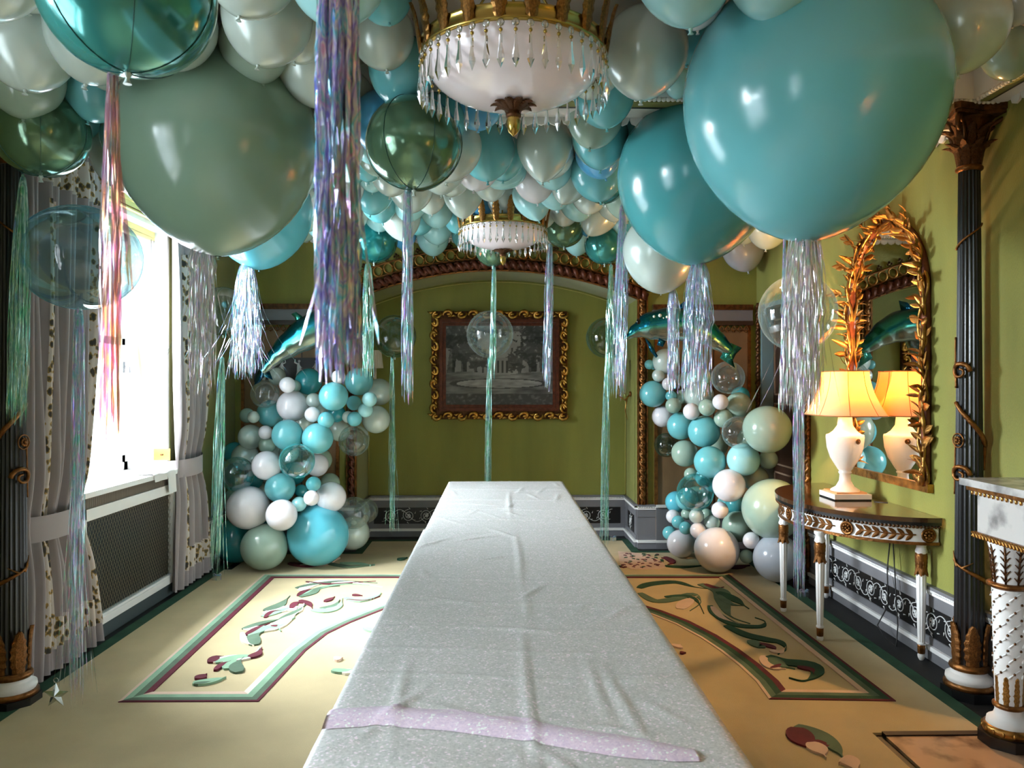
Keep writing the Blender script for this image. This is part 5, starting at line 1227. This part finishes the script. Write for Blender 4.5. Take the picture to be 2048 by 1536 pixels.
tassel(226, 108, 912, 1.90, 10, 44, 34, pinkf, 'long pink and gold tassel hanging in front of the bright window', px1=222, grow=.5, sw=.007, stray=3)
tassel(404, 486, 795, 3.29, 30, 58, 120, warm, 'pale opal tassel under the giant sage balloon before the curtain', stray=5, grow=.15)
tassel(493, 530, 762, 4.9, 22, 62, 110, cool, 'full lilac-silver tassel under the bright turquoise balloon', stray=24, grow=.6)
tassel(46, 354, 855, 3.42, 8, 40, 130, green, 'green iridescent tassel hanging over the left black column', px1=34, grow=.45)
tassel(157, 622, 1418, 3.62, 16, 30, 70, cool, 'long iridescent tassel from the blue clear balloon to the floor', px1=150, stray=16, grow=.12, sw=.004)
tassel(736, 528, 758, 6.25, 10, 26, 60, green, 'short green tassel under the teal foil orb', grow=.3, sw=.005)
tassel(816, 376, 815, 3.24, 14, 27, 60, cool, 'tall straight tassel under the sage foil orb left of the far chandelier', px1=815, grow=.3)
tassel(978, 716, 1108, 6.75, 6, 14, 30, green, 'thin tassel falling from the clear balloon before the painting', px1=974, grow=.4, sw=.006)
tassel(988, 534, 770, 6.25, 6, 14, 34, green, 'thin tassel under the far chandelier crossing the painting', px1=984, grow=.4, sw=.006)
tassel(1100, 490, 785, 6.25, 10, 20, 44, cool, 'tassel hanging before the right part of the painting frame', px1=1093, grow=.4, sw=.006)
tassel(1245, 410, 802, 5.0, 8, 30, 60, cool, 'long silver tassel under the turquoise foil orb right of the arch', px1=1238, grow=.5, sw=.005)
tassel(1222, 530, 800, 6.25, 6, 18, 40, green, 'green tassel under the turquoise orb at the right end of the arch', px1=1218, grow=.5, sw=.006)
tassel(1346, 580, 790, 4.9, 12, 26, 60, cool, 'short tassel under the large pearl balloon by the right dolphin', grow=.2, sw=.005)
tassel(1398, 524, 802, 3.9, 26, 64, 130, cool, 'two-tier silver tassel under the big turquoise balloon', px1=1392, grow=.35, tiers=[(.42,.25)], sw=.004)
tassel(1612, 440, 832, 2.71, 44, 92, 170, warm, 'widest tassel under the largest turquoise balloon beside the lit lamp', px1=1604, stray=6, grow=.4, tiers=[(.46,.15)], sw=.0045)
tassel(1571, 436, 830, 2.75, 6, 14, 16, cool, 'thin side strand of tinsel beside the widest right-hand tassel', px1=1566, grow=.4)
tassel(1597, 702, 1196, 4.55, 10, 26, 55, cool, 'tassel falling from the clear balloon past the console table to the floor', px1=1600, grow=.4, sw=.005)
tassel(784, 714, 1072, 6.75, 6, 14, 34, green, 'thin tassel hanging from the green clear balloon left of the painting', px1=784, grow=.5, sw=.006, stray=5)
tassel(444, 716, 1162, 5.95, 8, 22, 44, green, 'slim green tassel falling beside the far curtain to the floor', px1=428, grow=.4, sw=.006, stray=4)
tassel(1214, 714, 1106, 6.75, 5, 20, 44, green, 'green tassel reaching the floor under the clear balloon right of the painting', px1=1209, grow=.5, sw=.006)
# ---- balloon weights
silver = M('silver_foil', (200,208,206), .18, .9, noise=.1)
sp = fl(112, 1418)
st = thing('star_weight', 'silver star balloon weight on the carpet at lower left', 'balloon weight', (sp.x, sp.y, .012))
q = MB(); pts = [(math.sin(k*PI/5)*(.062 if k % 2 == 0 else .026), math.cos(k*PI/5)*(.062 if k % 2 == 0 else .026)) for k in range(10)]
vs_ = [(x, 0, z+.052) for x, z in pts]+[(0,-.018,.052),(0,.018,.052)]
q.add(vs_, [(k, (k+1) % 10, 10) for k in range(10)]+[((k+1) % 10, k, 11) for k in range(10)]); q.build('star', silver, st)
q = MB(); q.tube([(.011*math.cos(a), 0, .122+.011*math.sin(a)) for a in [2*PI*i/14 for i in range(15)]], .0022, 5); q.build('hanging_ring', silver, st)
for (px, py, lb) in ((768,1068,'small silver foil weight at the foot of the niche, left'),(1226,1084,'small silver foil weight on the floor by the right niche pier'),(1608,1196,'small silver foil weight on the floor under the console table'),(434,1163,'small silver foil weight at the foot of the far curtain')):
    p = fl(px, py); w_ = thing('foil_weight', lb, 'balloon weight', (p.x, p.y, .012), 'foil balloon weights')
    q = MB(); q.box(-.028,.028,-.02,.02,0,.034); q.build('parcel', silver, w_)
    q = MB(); q.box(-.030,.030,-.004,.004,.0,.036); q.box(-.004,.004,-.022,.022,.0,.036); q.build('ribbon', cool, w_)
    for s in (-1, 1): q = MB(); q.tube([(0,0,.034),(s*.02,-.006,.052),(s*.034,0,.044),(s*.012,.004,.036)], .004, 5); q.build('bow_loop', cool, w_)
# ================================================================== foil dolphins
dm = bpy.data.materials.new('dolphin_foil'); dm.use_nodes = True; nt = dm.node_tree; N = nt.nodes; L = nt.links; p = N['Principled BSDF']
p.inputs['Metallic'].default_value = .8; p.inputs['Roughness'].default_value = .16
tc = N.new('ShaderNodeTexCoord'); sp_ = N.new('ShaderNodeSeparateXYZ'); L.new(tc.outputs['UV'], sp_.inputs[0])
nz_ = N.new('ShaderNodeTexNoise'); nz_.inputs['Scale'].default_value = 5; L.new(tc.outputs['Object'], nz_.inputs['Vector'])
ad = N.new('ShaderNodeMath'); ad.operation = 'MULTIPLY_ADD'; ad.inputs[1].default_value = .22; L.new(nz_.outputs['Fac'], ad.inputs[0]); L.new(sp_.outputs[1], ad.inputs[2])
r = N.new('ShaderNodeValToRGB'); e = r.color_ramp.elements; e[0].position = .10; e[0].color = (*lin((10,56,70)), 1); e[1].position = 1.0; e[1].color = (*lin((150,160,150)), 1)
for ps, c in ((.38, (8,92,92)), (.55, (20,120,150)), (.66, (90,190,170)), (.78, (120,140,128))): x_ = e.new(ps); x_.color = (*lin(c), 1)
L.new(ad.outputs[0], r.inputs[0]); L.new(r.outputs[0], p.inputs['Base Color'])
finm = M('dolphin_fin_foil', (16,84,110), .16, .8, noise=.5, nscale=9); tailm = M('dolphin_tail_foil', (60,150,130), .16, .8, noise=.4, nscale=9)
eyem = M('dolphin_eye', (8,8,10), .2); spotm = M('white_print', (220,230,225), .4)
def dolphin(spine, rad, D, label, flip, fins):
    t = thing('dolphin_balloon', label, 'balloon', at(spine[len(spine)//2][0], spine[len(spine)//2][1], D), 'foil dolphin balloons'); g = t.location
    ps = [at(x, y, D) for x, y in spine]; R = []; rr = []
    for i in range(len(ps)-1):
        p0, p1_, p2_, p3 = ps[max(i-1,0)], ps[i], ps[i+1], ps[min(i+2, len(ps)-1)]
        for k in range(6):
            u = k/6; R.append(.5*((2*p1_)+(p2_-p0)*u+(2*p0-5*p1_+4*p2_-p3)*u*u+(3*p1_-p0-3*p2_+p3)*u**3)); rr.append((rad[i]+(rad[i+1]-rad[i])*(3*u*u-2*u**3))*D/F)
    R.append(ps[-1]); rr.append(rad[-1]*D/F); n = 24; q = MB(); uv = []
    for i, c in enumerate(R):
        tg = (R[min(i+1, len(R)-1)]-R[max(i-1, 0)]).normalized(); up = Vector((-tg.z, 0, tg.x)); up = up if up.z > 0 else -up
        for k in range(n+1):
            a = 2*PI*k/n; q.v.append(tuple(c+up*math.cos(a)*rr[i]+Vector((0,1,0))*math.sin(a)*rr[i]*.8)); uv.append((i/len(R), .5-.5*math.cos(a)))
    for i in range(len(R)-1):
        for k in range(n): q.f.append((i*(n+1)+k, i*(n+1)+k+1, (i+1)*(n+1)+k+1, (i+1)*(n+1)+k)); q.sm.append(True)
    for i, fl_ in ((0, 1), (len(R)-1, 0)): q.f.append(tuple(range(i*(n+1), i*(n+1)+n))); q.sm.append(True)
    q.uv = uv; body = q.build('body', dm, t, org=g)
    for (nm, poly, off, th, m) in fins:
        q = MB(); pl = [at(x, y, D+off)-g for x, y in poly]; ctr = sum(pl, Vector())/len(pl); n_ = len(pl)
        vs_ = pl+[ctr+Vector((0,-th,0)), ctr+Vector((0,th,0))]
        q.add(vs_, [(k, (k+1) % n_, n_) for k in range(n_)]+[((k+1) % n_, k, n_+1) for k in range(n_)], True); q.build(nm, m, t)
    return t, g
t, g = dolphin([(1246,678),(1258,672),(1272,662),(1300,652),(1340,648),(1380,652),(1410,664),(1432,680),(1452,696),(1462,704)], [2,6,14,28,34,32,26,19,13,10], 6.1, 'teal foil dolphin balloon with silver belly leaping over the right garland', 1,
 [('pectoral_fin', [(1290,676),(1300,684),(1316,712),(1312,716),(1300,702)], -.10, .012, finm), ('pectoral_fin', [(1318,676),(1332,682),(1326,694),(1314,690)], -.06, .012, finm),
  ('dorsal_fin', [(1348,622),(1366,604),(1384,600),(1380,618),(1378,628)], 0, .014, finm),
  ('tail_fluke', [(1452,690),(1462,686),(1484,696),(1472,708),(1466,720),(1470,736),(1452,724),(1440,716),(1446,704)], -.02, .02, tailm)])
q = MB(); q.ball(at(1277, 643, 5.98)-g, .020, 10, 8, (.8,.3,1.2)); q.build('eye', eyem, t)
for (x, y, r_) in ((1308,633,.010),(1320,631,.014),(1334,634,.010),(1327,636,.005)): q = MB(); q.ball(at(x, y, 5.985)-g, r_, 8, 6, (1,.3,1)); q.build('printed_spot', spotm, t)
dolphin([(524,742),(536,730),(552,712),(578,690),(612,668),(645,654),(676,652),(700,660),(716,667),(730,672)], [9,12,17,25,33,35,31,22,12,3], 6.3, 'blue-green foil dolphin balloon over the left garland, half hidden by a tassel', -1,
 [('dorsal_fin', [(592,650),(590,636),(582,628),(592,624),(604,632),(612,648)], 0, .014, tailm), ('pectoral_fin', [(640,676),(652,680),(646,712),(636,704)], -.12, .012, finm),
  ('tail_fluke', [(530,728),(540,744),(546,760),(530,752),(520,764),(508,770),(512,752),(518,738)], 0, .02, finm)])
